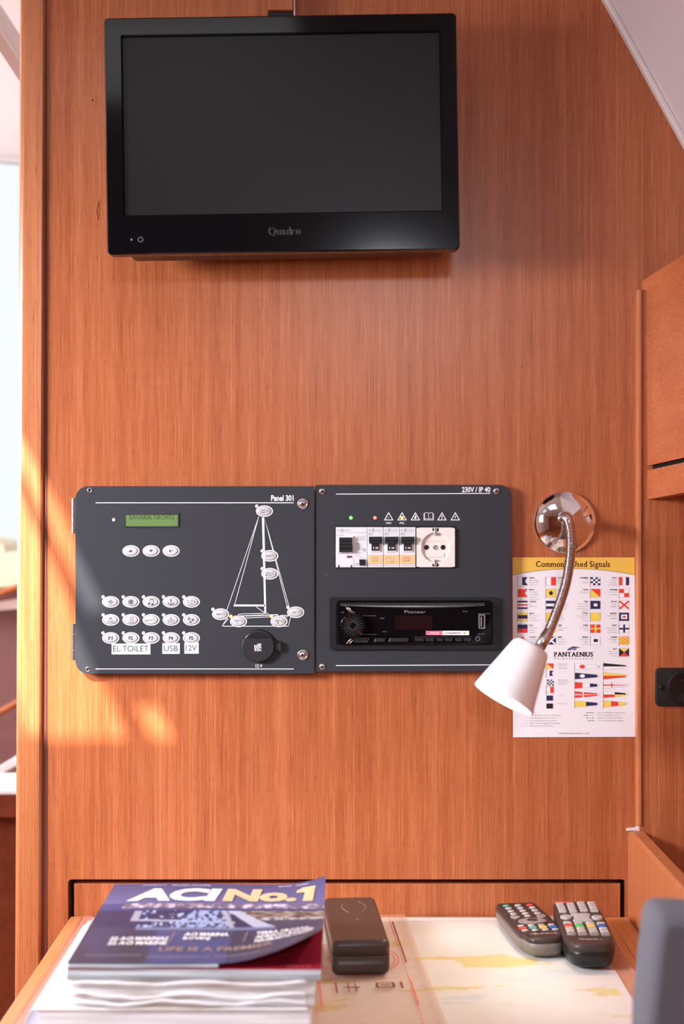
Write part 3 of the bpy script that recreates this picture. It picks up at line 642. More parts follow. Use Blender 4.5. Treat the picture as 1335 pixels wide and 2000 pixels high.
for k, x0 in enumerate((717.2, 748.6, 780)):
    x1 = x0 + 30.8; t = thing('circuit_breaker', lbls[k], 'circuit breaker', FR(x0 + 15, 1068, YR), 'slim circuit breakers in the mains panel')
    m = M(); breaker_body(m, x0, x1); m.prism(FR, [(x0 + 6, 1060), (x1 - 6, 1060), (x1 - 6, 1078), (x0 + 6, 1078)], YB - .002, YB - .0032, .6, .0004); part('body', m, K_gplast, t)
    m = M(); m.prism(FR, rect(x0 + 2.6, 1048, x1 - 2.6, 1056), YB - .002, YB - .008, 1, .001); m.prism(FR, [(x0 + 2.6, 1056), (x1 - 2.6, 1056), (x1 - 3.6, 1061.6), (x0 + 3.6, 1061.6)], YB - .002, YB - .0065, .6, .0008)
    m.prism(FR, rect(x0 + 7.6, 1061, x1 - 7.6, 1075), YB - .002, YB - .0045, .5, .0006); tg = part('toggle', m, K_plast, t)
    m = M(); text(m, 'I', FR, (x0 + 11, 1068, x0 + 12.2, 1072), YB - .0047, bold=.03); text(m, 'ON', FR, (x0 + 15, 1068, x0 + 20.6, 1072), YB - .0047, bold=.03, res=1); part('lettering', m, K_white, tg)
    m = M(); m.prism(FR, rect(x0 + .8, 1083.2, x1 - .6, 1101.4), YB - .002, YB - .0026, .3, .0002); lb = part('orange_label', m, K_lab, t)
    m = M(); wq = YB - .0028; cx = x0 + 14
    if k == 0: m.line(FR, [(cx - 5, 1088), (cx + 5, 1088), (cx + 5, 1096), (cx - 5, 1096)], .5, wq, close=True); m.line(FR, [(cx, 1088), (cx, 1096)], .5, wq)
    elif k == 1: m.line(FR, [(cx - 9, 1096), (cx - 9, 1088), (cx, 1088), (cx, 1096), (cx + 6, 1096), (cx + 6, 1088)], .5, wq); m.line(FR, [(cx - 9, 1097.5), (cx + 7, 1097.5)], .5, wq)
    else:
        m.line(FR, [(cx - 7, 1088), (cx + 5, 1088), (cx + 5, 1096), (cx - 7, 1096)], .5, wq, close=True)
        for dx in (-4.5, -.8, 2.8): m.ring(FR, ell(cx + dx, 1090.4, 1.1, None, 8), ell(cx + dx, 1090.4, .7, None, 8), wq); m.ring(FR, ell(cx + dx, 1093.8, 1.1, None, 8), ell(cx + dx, 1093.8, .7, None, 8), wq)
    part('symbol', m, mat('brown_ink', (.35, .16, .07), .6), lb)
    m = M(); text(m, 'B16', FR, (x0 + 2.4, 1041, x0 + 10, 1045), YB - .00215, res=1); text(m, 'N', FR, (x0 + 3, 1033.8, x0 + 5.4, 1036.4), YB - .00215, res=1); m.ring(FR, ell(x0 + 11, 1035, 2.8, None, 12), ell(x0 + 11, 1035, 2.2, None, 12), YB - .00215); m.line(FR, [(x0 + 11, 1033.4), (x0 + 11, 1036.8)], .8, YB - .00215); text(m, 'control', FR, (x0 + 16, 1033.8, x0 + 28, 1036.4), YB - .00215, res=1); m.line(FR, [(x0 + 2, 1038.8), (x0 + 28, 1038.8)], .3, YB - .00215); part('lettering', m, K_grey, t)
    m = M(); m.line(FR, [(x0 + .8, 1104), (x1 - .8, 1104)], .5, YB - .0021); part('seam', m, K_grey, t)
# mains socket
t = thing('mains_socket', 'white round-recess mains socket at the right end of the breaker row', 'socket', FR(850, 1068.5, YR))
n = 48; c0 = (850, 1069)
def sqr(i):
    a = 2 * math.pi * i / n; k = 1 / max(abs(math.cos(a)) / 37.4, abs(math.sin(a)) / 38.6); return (c0[0] + k * math.cos(a), c0[1] + k * math.sin(a))
m = M(); m.plate_hole(FR, sqr, ell(*c0, 28.5, 29.5, n), YR + .0, YR - .0035)
m.rings([[FR(u, v, YR - .0035) for u, v in ell(*c0, 28.5, 29.5, n)], [FR(u, v, YR - .0005) for u, v in ell(*c0, 27.2, 28.2, n)]], 0, False, True); part('faceplate', m, K_cream, t)
m = M()
for y0, y1 in ((1032, 1045), (1093, 1106)): m = M(); m.prism(FR, rect(846.6, y0, 852.4, y1), YR - .0008, YR - .0042, .6, .0005); part('earth_clip', m, K_steel, t)
m = M()
for y0, y1, y2, y3 in ((1031.6, 1037, 1036, 1042), (1101, 1106.2, 1096, 1102)): m = M(); m.prism(FR, rect(843.6, y0, 855.6, y1), YR - .0007, YR - .0038); part('clip_slot', m, K_black, t)
m = M()
for x in (815.5, 877): m = M(); m.prism(FR, rect(x, 1064.5, x + 7.5, 1073), YR - .0006, YR - .0037, .5, .0004); part('guide_notch', m, K_cream, t)
m = M(); m.prism(FR, rrect(829, 1081, 867, 1088.6, 1), YR - .0005, YR - .0012, .5, .0004); m.prism(FR, rect(826, 1056, 872, 1057), YR - .0005, YR - .0011); part('inner_rib', m, K_cream, t)
m = M()
for x in (832.2, 864.6): m = M(); m.flat(FR, ell(x, 1069, 4.8, None, 20), YR - .0008); part('pin_hole', m, K_black, t)
m = M(); m.lathe(FR(848.6, 1069, YR - .0005), (0, -1, 0), [(4.7 / S, 0), (4.4 / S, .001), (3.4 / S, .0012), (3.2 / S, .0002)], 20, cap1=True); part('centre_screw', m, K_steel, t)

# ================================================================== CAR RADIO
t = thing('car_radio', 'glossy black car radio with round knob set in the mains panel', 'radio', FR(808, 1216, YR))
def ring_prism(m, f, o, i, w0, w1, mt=0): m.plate_hole(f, lambda k: o[k], i, w0, w1, mt)
m = M(); ring_prism(m, FR, rrect(643.5, 1166.5, 971.5, 1268, 4, 5), rrect(656, 1172.5, 961, 1258.5, 6, 5), YR, YR - .004)
m.ring(FR, rrect(643.5, 1166.5, 971.5, 1268, 4, 5), rrect(645, 1168, 970, 1266.5, 4, 5), YR - .0041); part('surround', m, K_plast, t)
m = M(); m.prism(FR, rrect(657.5, 1174, 959.5, 1257, 7, 6), YR - .0, YR - .010, 2, .002); body = part('faceplate', m, K_gloss, t)
m = M(); m.rings([[FR(u, 1176.4 + v * (5.5 + 4.5 * max(0, 1 - ((u - 805) / 150) ** 2)), YR - .0099 - dz) for u in range(664, 954, 10)] for v, dz in ((0, 0), (.15, .0007), (.4, .0012), (.7, .0016), (.95, .0018), (1, 0))], 0, False, False, True, loop=False); part('highlight_ridge', m, K_glint_ridge, t)  # ridge added and shaped to catch the highlight along the faceplate top
Yr = YR - .0102
m = M(); c = FR(688.5, 1219.6, Yr); m.lathe(c, (0, -1, 0), [(25.5 / S, 0), (25 / S, .006), (23 / S, .0078), (21 / S, .0078), (2 / S, .0068)], 48, cap1=True); kn = part('volume_knob', m, K_gloss, t)
m = M()
for k in range(24):
    a = k * math.pi / 12; r0, r1 = 6, 20; m.line(FR, [(688.5 + r0 * math.cos(a), 1219.6 + r0 * math.sin(a)), (688.5 + r1 * math.cos(a), 1219.6 + r1 * math.sin(a))], .35, Yr - .0081)
part('radial_groove', m, K_grey, kn)
m = M(); cx, cy = 688.5, 1219.6
for a in (math.radians(45), math.radians(225)):
    for da in (.07,):
        m.flat(FR, [(cx, cy), (cx + 24 * math.cos(a - da), cy + 24 * math.sin(a - da)), (cx + 24 * math.cos(a + da), cy + 24 * math.sin(a + da))], Yr - .0083)
part('sheen_wedge', m, K_chrome, kn)  # chrome wedges lay the bright sheen of the knob face on as colour
m = M()
for pts in (([(675, 1184), (682, 1193), (690, 1197)],), ([(679, 1184), (688, 1194), (700, 1198), (707, 1203)],), ([(676, 1255), (684, 1247), (688, 1243)],), ([(682, 1255), (690, 1247)],)):
    m = M(); m.tube([FR(u, v, Yr - .0022) for u, v in pts[0]], 1.3 / S, 8); part('chrome_wing', m, K_chrome, t)
m = M(); m.line(FR, [(707, 1201.4), (734, 1201.4)], .7, Yr - .0003); m.line(FR, [(707, 1237.4), (734, 1237.4)], .7, Yr - .0003); m.line(FR, [(931, 1197.4), (954, 1197.4)], .8, Yr - .0003)
text(m, 'Pioneer', FR, (788.5, 1190.6, 830, 1196.8), Yr - .0003, bold=.01); text(m, 'PLAY', FR, (902, 1191.6, 911.5, 1194.4), Yr - .0003, res=1)
text(m, 'MIXTRAX', FR, (691, 1246, 716, 1250), Yr - .0003, res=1, shear=-.3); text(m, 'MIC', FR, (666, 1193.4, 672, 1196), Yr - .0003, res=1); text(m, 'BAND', FR, (741, 1205, 750, 1207.4), Yr - .0003, res=1); text(m, 'DISP', FR, (746, 1231, 755, 1233.4), Yr - .0003, res=1); text(m, 'AUX', FR, (931, 1235.4, 944, 1238), Yr - .0003, res=1)
m.line(FR, [(690, 1252), (694, 1244.6), (720, 1244.6), (716, 1252)], .6, Yr - .0003, close=True)
part('lettering', m, K_radink, t)
m = M(); m.flat(FR, rect(770, 1201, 843, 1228), Yr - .0002); part('display', m, K_disp, t)
for (x0, x1, pts) in ((730, 752, 0), (758, 797, 0), (808, 826, 1), (828, 846, 1), (850, 864, 1), (866, 882, 1), (886, 900, 1), (902, 918, 1)):
    m = M(); m.prism(FR, [(x0 + 2, 1245), (x1, 1245), (x1 - 2, 1252), (x0, 1252)] if not pts else [(x0, 1244.5), (x1, 1244.5), (x1, 1251), (x0 + 2, 1251)], Yr, Yr - .0014, .7, .0006); part('radio_button', m, K_radio, t)
m = M(); m.line(FR, [(x0 + 60, 1243) for x0 in ()] or [(808, 1242.4), (918, 1242.4)], .35, Yr - .0003); part('button_line', m, K_grey, t)
m = M(); ring_prism(m, FR, rrect(932, 1198.5, 945, 1226.5, 2, 3), rrect(934.5, 1201, 942.5, 1224, 1, 3), Yr, Yr - .0016); sk = part('port_rim', m, K_radink, t)
m = M(); m.prism(FR, rect(936, 1203, 939, 1222), Yr, Yr - .0008); part('contact', m, K_steel, sk)
m = M(); m.lathe(FR(930.7, 1245.8, Yr), (0, -1, 0), [(4.6 / S, 0), (4.4 / S, .0008), (3.4 / S, .0008), (3.2 / S, -.001)], 20); part('headphone_jack', m, K_radink, t)
m = M(); m.flat(FR, rect(830, 1230.6, 862, 1239), Yr - .0003, 0); m.flat(FR, rect(862, 1230.6, 914, 1239), Yr - .0003, 1); stk = part('sticker', m, [K_pink, K_white], t)
m = M(); text(m, 'FM/USB', FR, (838, 1233, 856, 1237.4), Yr - .0004, 1, res=1, bold=.02); text(m, 'Compatible for', FR, (867, 1232.6, 898, 1237.6), Yr - .0004, 0, res=2, bold=.01); m.flat(FR, ell(905, 1234.8, 2.6, None, 12), Yr - .0004, 2); part('lettering', m, [K_ink, K_white, mat('lime_print', (.6, .65, .15), .5)], stk)

# ================================================================== SIGNAL POSTER
YS = -.0012; FS = Fr(YS); 
t = thing('signal_poster', 'yellow and white paper poster of nautical flags right of the mains panel', 'poster', FS(1120, 1264, 0))
m = M(); m.prism(FS, [(1000.2, 1088.8), (1238.5, 1088.8), (1241, 1439.2), (1001.5, 1440)], -.0003, YS); part('sheet', m, K_paper, t)
w = YS - .00015
hd = [(1000.2, 1088.8), (1238.5, 1088.8), (1238.8, 1123)]
arc = [(1238.8 - 238.4 * i / 20, 1123.2 - 12.4 * (1 - ((i - 10) / 10) ** 2)) for i in range(21)]
m = M(); m.flat(FS, hd[:2] + arc, w); m2 = m; part('header_band', m, K_gold, t)
m = M()
for a, b in zip(arc, arc[1:]): m.line(FS, [a, b], .9, w - .00004)
part('header_rule', m, K_grey, t)
m = M(); serif(m, 'Commonly Used Signals', FS, (1046, 1096, 1190.5, 1111), w - .0001, 0, .02, .13, .045); part('title', m, mat('title_ink', (.06, .03, .04), .6), t)
fmats = [K_white, K_navy, K_red, K_yel, K_ink, K_orange, K_grey]
WH, NV, RD, YE, BK, OR, GR = range(7)
fw = w - .0001
def flag(code, x, y, W=18.6, Hh=15.6, mast=True):
    m = M(); f = lambda u, v, ww: FS(x + u * W, y + v * Hh, ww)
    R = lambda a, b, c, d, k, dz=0: m.flat(f, rect(a, b, c, d), fw - .00003 - dz, k)
    if mast: m.flat(FS, rect(x - 1.2, y - .8, x - .5, y + Hh + 3.2), fw, GR)
    if code not in 'AB1234567890': m.line(FS, rect(x, y, x + W, y + Hh), .45, fw - .00001, GR, close=True)
    z = .00004
    if code == 'A': R(0, 0, .45, 1, WH); m.flat(f, [(.45, 0), (1, 0), (.74, .5), (1, 1), (.45, 1)], fw - z, NV); m.line(FS, [(x, y), (x + W, y)], .4, fw, GR)
    elif code == 'B': m.flat(f, [(0, 0), (1, 0), (.72, .5), (1, 1), (0, 1)], fw - z, RD)
    elif code == 'C': R(0, 0, 1, .2, NV); R(0, .2, 1, .4, WH); R(0, .4, 1, .6, RD); R(0, .6, 1, .8, WH); R(0, .8, 1, 1, NV)
    elif code == 'D': R(0, 0, 1, .3, YE); R(0, .3, 1, .74, NV); R(0, .74, 1, 1, YE)
    elif code == 'E': R(0, 0, 1, .5, NV); R(0, .5, 1, 1, RD)
    elif code == 'F': R(0, 0, 1, 1, WH); m.flat(f, [(.5, 0), (1, .5), (.5, 1), (0, .5)], fw - 2 * z, RD)
    elif code == 'H': R(0, 0, .5, 1, WH); R(.5, 0, 1, 1, RD)
    elif code == 'I': R(0, 0, 1, 1, YE); m.flat(f, ell(.5, .5, .2, .25, 16), fw - 2 * z, BK)
    elif code == 'J': R(0, 0, 1, .33, NV); R(0, .33, 1, .67, WH); R(0, .67, 1, 1, NV)
    elif code == 'K': R(0, 0, .5, 1, YE); R(.5, 0, 1, 1, NV)
    elif code == 'L': R(0, 0, .5, .5, YE); R(.5, 0, 1, .5, BK); R(0, .5, .5, 1, BK); R(.5, .5, 1, 1, YE)
    elif code == 'M': R(0, 0, 1, 1, NV); m.flat(f, [(0, 0), (.14, 0), (1, .86), (1, 1), (.86, 1), (0, .14)], fw - 2 * z, WH); m.flat(f, [(1, 0), (.86, 0), (0, .86), (0, 1), (.14, 1), (1, .14)], fw - 3 * z, WH)
    elif code == 'N':
        for i in range(4):
            for j in range(4): R(i / 4, j / 4, i / 4 + .25, j / 4 + .25, NV if (i + j) % 2 == 0 else WH)
    elif code == 'O': m.flat(f, [(0, 0), (1, 1), (0, 1)], fw - z, YE); m.flat(f, [(0, 0), (1, 0), (1, 1)], fw - z, RD)
    elif code == 'P': R(0, 0, 1, 1, NV); R(.32, .32, .7, .68, WH, z)
    elif code == 'Q': R(0, 0, 1, 1, YE)
    elif code == 'R': R(0, 0, 1, 1, RD); R(.42, 0, .6, 1, YE, z); R(0, .4, 1, .6, YE, 2 * z)
    elif code == 'S': R(0, 0, 1, 1, WH); R(.3, .32, .76, .7, NV, z)
    elif code == 'T': R(0, 0, .32, 1, RD); R(.32, 0, .68, 1, WH); R(.68, 0, 1, 1, NV)
    elif code == 'U': R(0, 0, .5, .5, RD); R(.5, 0, 1, .5, WH); R(0, .5, .5, 1, WH); R(.5, .5, 1, 1, RD)
    elif code == 'V': R(0, 0, 1, 1, WH); m.flat(f, [(0, 0), (.14, 0), (1, .86), (1, 1), (.86, 1), (0, .14)], fw - 2 * z, RD); m.flat(f, [(1, 0), (.86, 0), (0, .86), (0, 1), (.14, 1), (1, .14)], fw - 3 * z, RD)
    elif code == 'W': R(0, 0, 1, 1, NV); R(.18, .22, .82, .78, WH, z); R(.34, .38, .68, .62, RD, 2 * z)
    elif code == 'X': R(0, 0, 1, 1, WH); R(.4, 0, .6, 1, NV, z); R(0, .4, 1, .62, NV, 2 * z)
    elif code == 'Y':
        R(0, 0, 1, 1, YE)
        for k in range(5):
            a = -.6 + k * .4; pts = []
            for s, e in (((a), (a + .2)),):
                P = [(s, 1), (e, 1), (e + 1, 0), (s + 1, 0)]
            cl = []
            for i in range(4):
                p, r_ = P[i], P[(i + 1) % 4]
                for tt in range(8):
                    u = p[0] + (r_[0] - p[0]) * tt / 8; v = p[1] + (r_[1] - p[1]) * tt / 8
                    cl.append((u, v))
            cl = [c for c in cl if -.001 <= c[0] <= 1.001]
            if len(cl) >= 3: m.flat(f, cl, fw - 2 * z, OR)
    elif code == 'Z':
        m.flat(f, [(0, 0), (1, 0), (.5, .5)], fw - z, YE); m.flat(f, [(1, 0), (1, 1), (.5, .5)], fw - z, NV); m.flat(f, [(1, 1), (0, 1), (.5, .5)], fw - z, RD); m.flat(f, [(0, 1), (0, 0), (.5, .5)], fw - z, BK)
    elif code == 'b': R(0, 0, 1, 1, NV)
    elif code == 'k': R(0, 0, 1, 1, BK)
    else:                                         # numeral pennants
        def yy(u, s): return .5 + s * (.5 - .26 * u)
        def seg(a, b, k, s0=-1, s1=1, dz=0):
            P = [(a, .5 + s0 * (.5 - .32 * a)), (b, .5 + s0 * (.5 - .32 * b)), (b, .5 + s1 * (.5 - .32 * b)), (a, .5 + s1 * (.5 - .32 * a))]
            m.flat(f, P, fw - z - dz, k)
        m.line(FS, [(x, y), (x + W, y + Hh * .32), (x + W, y + Hh * .68), (x, y + Hh)], .45, fw - .00001, GR, close=True)
        if code == '1': seg(0, 1, WH); m.flat(f, ell(.33, .5, .13, .3, 14), fw - 2 * z, RD)
        elif code == '2': seg(0, 1, NV); m.flat(f, ell(.33, .5, .12, .28, 14), fw - 2 * z, WH)
        elif code == '3': seg(0, .34, RD); seg(.34, .67, WH); seg(.67, 1, NV)
        elif code == '4': seg(0, 1, RD); seg(0, 1, WH, -.18, .18, z); seg(.34, .4, WH, -1, 1, z)
        elif code == '5': seg(0, .5, YE); seg(.5, 1, NV)
        elif code == '6': seg(0, 1, BK, -1, 0); seg(0, 1, WH, 0, 1)
        elif code == '7': seg(0, 1, YE, -1, 0); seg(0, 1, RD, 0, 1)
        elif code == '8': seg(0, 1, WH); seg(0, 1, RD, -.22, .22, z); seg(.35, .39, RD, -1, 1, z)
        elif code == '9': seg(0, .5, WH, -1, 0); seg(.5, 1, BK, -1, 0); seg(0, .5, RD, 0, 1); seg(.5, 1, YE, 0, 1)
        elif code == '0': seg(0, .34, YE); seg(.34, .67, RD); seg(.67, 1, YE)
    o = part('printed_flag', m, fmats, t, normals=False); return o
tm = M()
desc = ['I have a diver down', 'keep clear at', 'slow speed']
D_ = {'A': ('ALPHA', ['I have a diver', 'down, keep clear', 'at slow speed']), 'B': ('BRAVO', ['I am taking in', 'or discharging', 'or carrying', 'dangerous goods']), 'C': ('CHARLIE', ['Yes', '(affirmative)']), 'D': ('DELTA', ['Keep clear, I am', 'manoeuvring', 'with difficulty']),
      'E': ('ECHO', ['I am altering', 'course to', 'starboard']), 'F': ('FOXTROT', ['I am disabled', 'communicate']), 'H': ('HOTEL', ['I have a pilot', 'on board']), 'I': ('INDIA', ['I am altering', 'course to port']), 'J': ('JULIETT', ['I am on fire and', 'have dangerous', 'cargo on board']), 'K': ('KILO', ['I wish to', 'communicate', 'with you']), 'L': ('LIMA', ['Stop your vessel', 'instantly']), 'M': ('MIKE', ['My vessel is', 'stopped and not', 'making way']),
      'N': ('NOVEMBER', ['No', '(negative)']), 'O': ('OSCAR', ['Man overboard']), 'P': ('PAPA', ['Report on board,', 'vessel proceeding', 'to sea. My nets are', 'caught fast']), 'Q': ('QUEBEC', ['My vessel is healthy', 'I request free', 'pratique']), 'R': ('ROMEO', ['The way is off', 'my ship']), 'S': ('SIERRA', ['I am operating', 'astern', 'propulsion']),
      'T': ('TANGO', ['Keep clear', 'I am engaged in', 'pair trawling']), 'U': ('UNIFORM', ['You are running', 'into danger']), 'V': ('VICTOR', ['I require', 'assistance']), 'W': ('WHISKEY', ['I require medical', 'assistance']), 'X': ('X-RAY', ['Stop carrying out', 'your intentions', 'Watch my signal']), 'Y': ('YANKEE', ['I am dragging', 'my anchor']), 'Z': ('ZULU', ['I require a tug', 'I am shooting', 'my nets'])}
def para(lines, x, y, side, h=2.7, step=4.6, cw=1.22, mt=1, bold=0):
    for i, s in enumerate(lines):
        wd = len(s) * cw; yy = y + i * step
        text(tm, s, FS, (x, yy, x + wd, yy + h) if side > 0 else (x - wd, yy, x, yy + h), w - .0001, mt, res=1, bold=bold)
for cx, tx, side, codes in ((1010.6, 1033, 1, 'ABCDEF'), (1066, 1089, 1, 'HIJKLM'), (1152.8, 1148, -1, 'NOPQRS'), (1208.8, 1204, -1, 'TUVWXYZ')):
    for i, c in enumerate(codes):
        y = 1127.3 + i * 23.15; flag(c, cx, y); nm, ds = D_[c]
        para([nm], tx, y - .2, side, 3.0, cw=1.9 if side > 0 else 2.0, mt=0, bold=.02); para(ds, tx, y + 4.8, side)
for i, c in enumerate('12345'): flag(c, 1122.3, 1295.8 + i * 18.2, 43, 12.4); text(tm, c, FS, (1168, 1300.6 + i * 18.2, 1169.6, 1303.6 + i * 18.2), w - .0001, 1, res=1)
for i, c in enumerate('67890'): flag(c, 1178, 1295.2 + i * 18.2, 43, 13); text(tm, c, FS, (1224, 1300.4 + i * 18.2, 1226, 1303.4 + i * 18.2), w - .0001, 1, res=1)
flag('N', 1068.5, 1327.4, 12, 12); flag('H', 1067, 1341.6, 13.6, 11.4); flag('b', 1066.6, 1358.6, 12.4, 9.4, False); flag('k', 1066.6, 1374.2, 12.4, 9.4, False); flag('A', 1066.6, 1310, 13, 10); flag('O', 1066.6, 1296, 13, 10)
para(['All vessels are', 'dangerous for', 'conveying flags'], 1089, 1295.4, 1, step=4.2); para(['All vessels are', 'dangerous for this', 'signal station'], 1089, 1326.6, 1, step=4); para(['Your tug'], 1089, 1357.6, 1); para(['Quarantine flag'], 1089, 1373, 1)
para(['I am altering course to starboard', 'I am altering course to port', 'I am using astern propulsion', 'Pilot vessel engaged in pilotage', 'What are your intentions?'], 1034, 1395.6, 1, 3.4, 5.15, 1.85)
para(['Sound signals'], 1030, 1390.6, 1, 3.2)
para(['I am overtaking to starboard', 'I am overtaking to port', 'I agree to being overtaken', 'You are running into danger'], 1166, 1390.6, 1, 3.2, 5.1, 1.9)
text(tm, 'www.pantaenius.com', FS, (1090.5, 1430, 1150, 1435), w - .0001, 1, res=1)
text(tm, 'Y a c h t  I n s u r a n c e', FS, (1081, 1283.6, 1157, 1288), w - .0001, 1, res=1)
serif(tm, 'PANTAENIUS', FS, (1080.6, 1273.4, 1157.4, 1282.6), w - .0001, 0, .034, .16, .055)
for i in range(5):
    for k in range(i + 1): tm.flat(FS, ell(1030 - k * 3, 1397.4 + i * 5.15, .6, None, 6), w - .0001, 1)
for i, pat in enumerate(('---', '--..', '-.-', '.--')):
    for k, ch in enumerate(pat[::-1]):
        x = 1159 - k * 5.4; yy = 1392.2 + i * 5.1; L = 4 if ch == '-' else 1.2; tm.flat(FS, rect(x - L, yy - .5, x, yy + .5), w - .0001, 0)
part('lettering', tm, [K_ink, mat('text_grey', (.26, .25, .27), .6)], t, normals=False)
m = M(); m.flat(FS, [(1106, 1269.6), (1112, 1265), (1118, 1262.6), (1134.6, 1264), (1128, 1264.6), (1121, 1266), (1114, 1269.6)], w - .0001, 0); m.flat(FS, [(1110, 1268.4), (1115, 1265), (1120, 1264), (1115, 1268)], w - .00014, 1); m.flat(FS, [(1117, 1270), (1121, 1267.2), (1127, 1265.6), (1122, 1269.6)], w - .00012, 2)
part('logo', m, [K_navy, mat('logo_blue', (.15, .25, .55), .5), K_navy], t, normals=False)

# ================================================================== READING LAMP
bl = F0(1103, 1020, 0)
t = thing('reading_lamp', 'white shaded reading lamp on a chrome gooseneck above the signal poster', 'lamp', bl)
m = M(); Rr = .0352; m.lathe(bl, (0, -1, 0), [(Rr, 0), (Rr + .0006, .001), (Rr + .0002, .0026), (Rr - .0012, .0035), (Rr * .9, .0062), (Rr * .75, .0095), (Rr * .55, .0125), (Rr * .35, .0145), (Rr * .2, .0155), (.001, .016)], 64, cap1=True); part('rosette', m, K_chrome, t)
def PT(u, v, y): f = Fr(y); return f(u, v, y)
path = smoothpath([PT(1103, 1013, -.008), PT(1103, 1011, -.030), PT(1104, 1011, -.045), PT(1110, 1022, -.062), PT(1114.5, 1052, -.075), PT(1112.5, 1092, -.088), PT(1104, 1142, -.100), PT(1087, 1194, -.112), PT(1070, 1236, -.122)], 46)
# even spacing so the rings stay regular
ds = [0]
for a, b in zip(path, path[1:]): ds.append(ds[-1] + (b - a).length)
N = int(ds[-1] / .00042); ep = []; j = 0
for i in range(N + 1):
    s = ds[-1] * i / N
    while j < len(ds) - 2 and ds[j + 1] < s: j += 1
    ep.append(path[j].lerp(path[j + 1], (s - ds[j]) / max(1e-9, ds[j + 1] - ds[j])))
m = M(); m.tube(ep, lambda i: (.00500) + .00060 * math.sin(2 * math.pi * i / 5.0), 18); nk = part('gooseneck', m, K_neck, t)
m = M(); m.lathe(PT(1103, 1012.5, -.0145), (0, -1, 0), [(.0085, 0), (.0085, .003), (.0075, .006), (.0068, .010), (.0056, .011)], 28, cap1=True); part('neck_socket', m, K_chrome, t)
c_top = PT(1038, 1261, -.1325); 
ax = Vector((-.4887, -.215, -.8455)).normalized()
cs = PT(1071, 1234, -.1215); ce = PT(1051, 1268, -.131)
m = M(); dd = (ce - cs); m.lathe(cs, dd, [(.0054, -.001), (.0057, 0), (.0057, .004), (.0060, .0045), (.0060, dd.length)], 24, cap0=True, cap1=True); part('collar', m, K_steel, t)
Ls = .0645; rt, rb = .0210, .0345
m = M(); prof = [(.004, -.0005), (rt - .006, 0), (rt - .002, .0012), (rt, .0045)] + [(rt + (rb - rt) * k / 8, .0045 + (Ls - .0045) * k / 8) for k in range(1, 9)] + [(rb - .0003, Ls + .0006), (rb - .0012, Ls + .0006), (rb - .0016, Ls - .001)] + [(rt - .0014 + (rb - rt) * k / 6, .006 + (Ls - .007) * k / 6) for k in range(5, -1, -1)] + [(.004, .004)]
m.lathe(c_top, ax, prof, 64, cap0=True, cap1=True); part('shade', m, K_shade, t)
m = M(); m.lathe(c_top + ax * .006, ax, [(.008, 0), (.010, .012), (.017, .024), (.019, .030), (.012, .033), (.001, .034)], 28, cap0=True, cap1=True); part('bulb', m, K_bulb, t)
bc = c_top + ax * .046
sl = lamp('reading_lamp_light', 'SPOT', tuple(bc), 2.0, (1.0, .86, .68), tuple(bc + ax), spot_size=math.radians(120), spot_blend=.9, shadow_soft_size=.014)

# ================================================================== RIGHT SIDE: USB PLATE, LOCKER
FU = Fr(-.014)
t = thing('usb_socket', 'black plastic charging socket plate at the right edge of the photo', 'socket', FU(1338, 1342, -.010))
m = M(); m.prism(FU, rrect(1280, 1305, 1398, 1379.5, 9), -.010, -.014, 1.6, .0014); part('plate', m, K_rubber, t)
m = M(); S = FU.S; c = FU(1339, 1342.5, -.014)
m.lathe(c, (0, -1, 0), [(36 / S, 0), (36 / S, .0012), (34 / S, .0018), (32 / S, .0010), (30 / S, .0018), (28 / S, .0010), (1 / S, .0008)], 48, cap1=True); part('round_insert', m, K_plast, t)
m = M(); m.prism(FU, rect(1325, 1326, 1353, 1332), -.0148, -.0162, .6, .0005); part('usb_port', m, K_black, t); m = M(); m.prism(FU, rect(1325, 1346, 1353, 1352), -.0148, -.0162, .6, .0005); part('usb_port', m, K_black, t)
m = M(); m.lathe(FU(1291, 1342.5, -.014), (0, -1, 0), [(6 / S, 0), (5.6 / S, .0008), (3 / S, .0013), (.1 / S, .0014)], 20, cap1=True); part('screw', m, K_black, t)
# hull-side locker: faces follow the run of the side deck
def LK(u0, v0, u1, v1):      # edge direction from the bulkhead to the frame edge, carried on forward
    a = Fr(-.002)(u0, v0, -.002); b = Fr(-.062)(u1, v1, -.062); return a, b
A0, A1 = LK(1252.5, 549, 1335, 497); B0, B1 = LK(1253.5, 912, 1335, 893.5); C0, C1 = LK(1253, 921, 1335, 903); E0, E1 = LK(1253, 977.5, 1335, 962)
t = thing('side_locker', 'orange timber locker with an open slot at the right edge of the photo', 'locker', Vector((A0.x, -.1, B0.z)))
def slab(a0, a1, b0, b1, k=2.4, th=.018, bx=.25):
    a2 = a0 + (a1 - a0) * k; b2 = b0 + (b1 - b0) * k; d = (a1 - a0).cross(Vector((0, 0, 1))).normalized(); d = -d if d.x < 0 else d
    m = M(); m.rings([[a0, a2, b2, b0], [a0 + d * th, a2 + d * th, b2 + d * th, b0 + d * th]]); return m
part('door', slab(A0, A1, B0, B1), W_lock, t)
part('lower_rail', slab(C0, C1, E0, E1), W_lock, t)
off = Vector((.006, 0, 0)); part('slot_back', slab(B0 + off + Vector((0, 0, .01)), B1 + off + Vector((0, 0, .01)), C0 + off - Vector((0, 0, .01)), C1 + off - Vector((0, 0, .01)), th=.01), K_cavity, t)

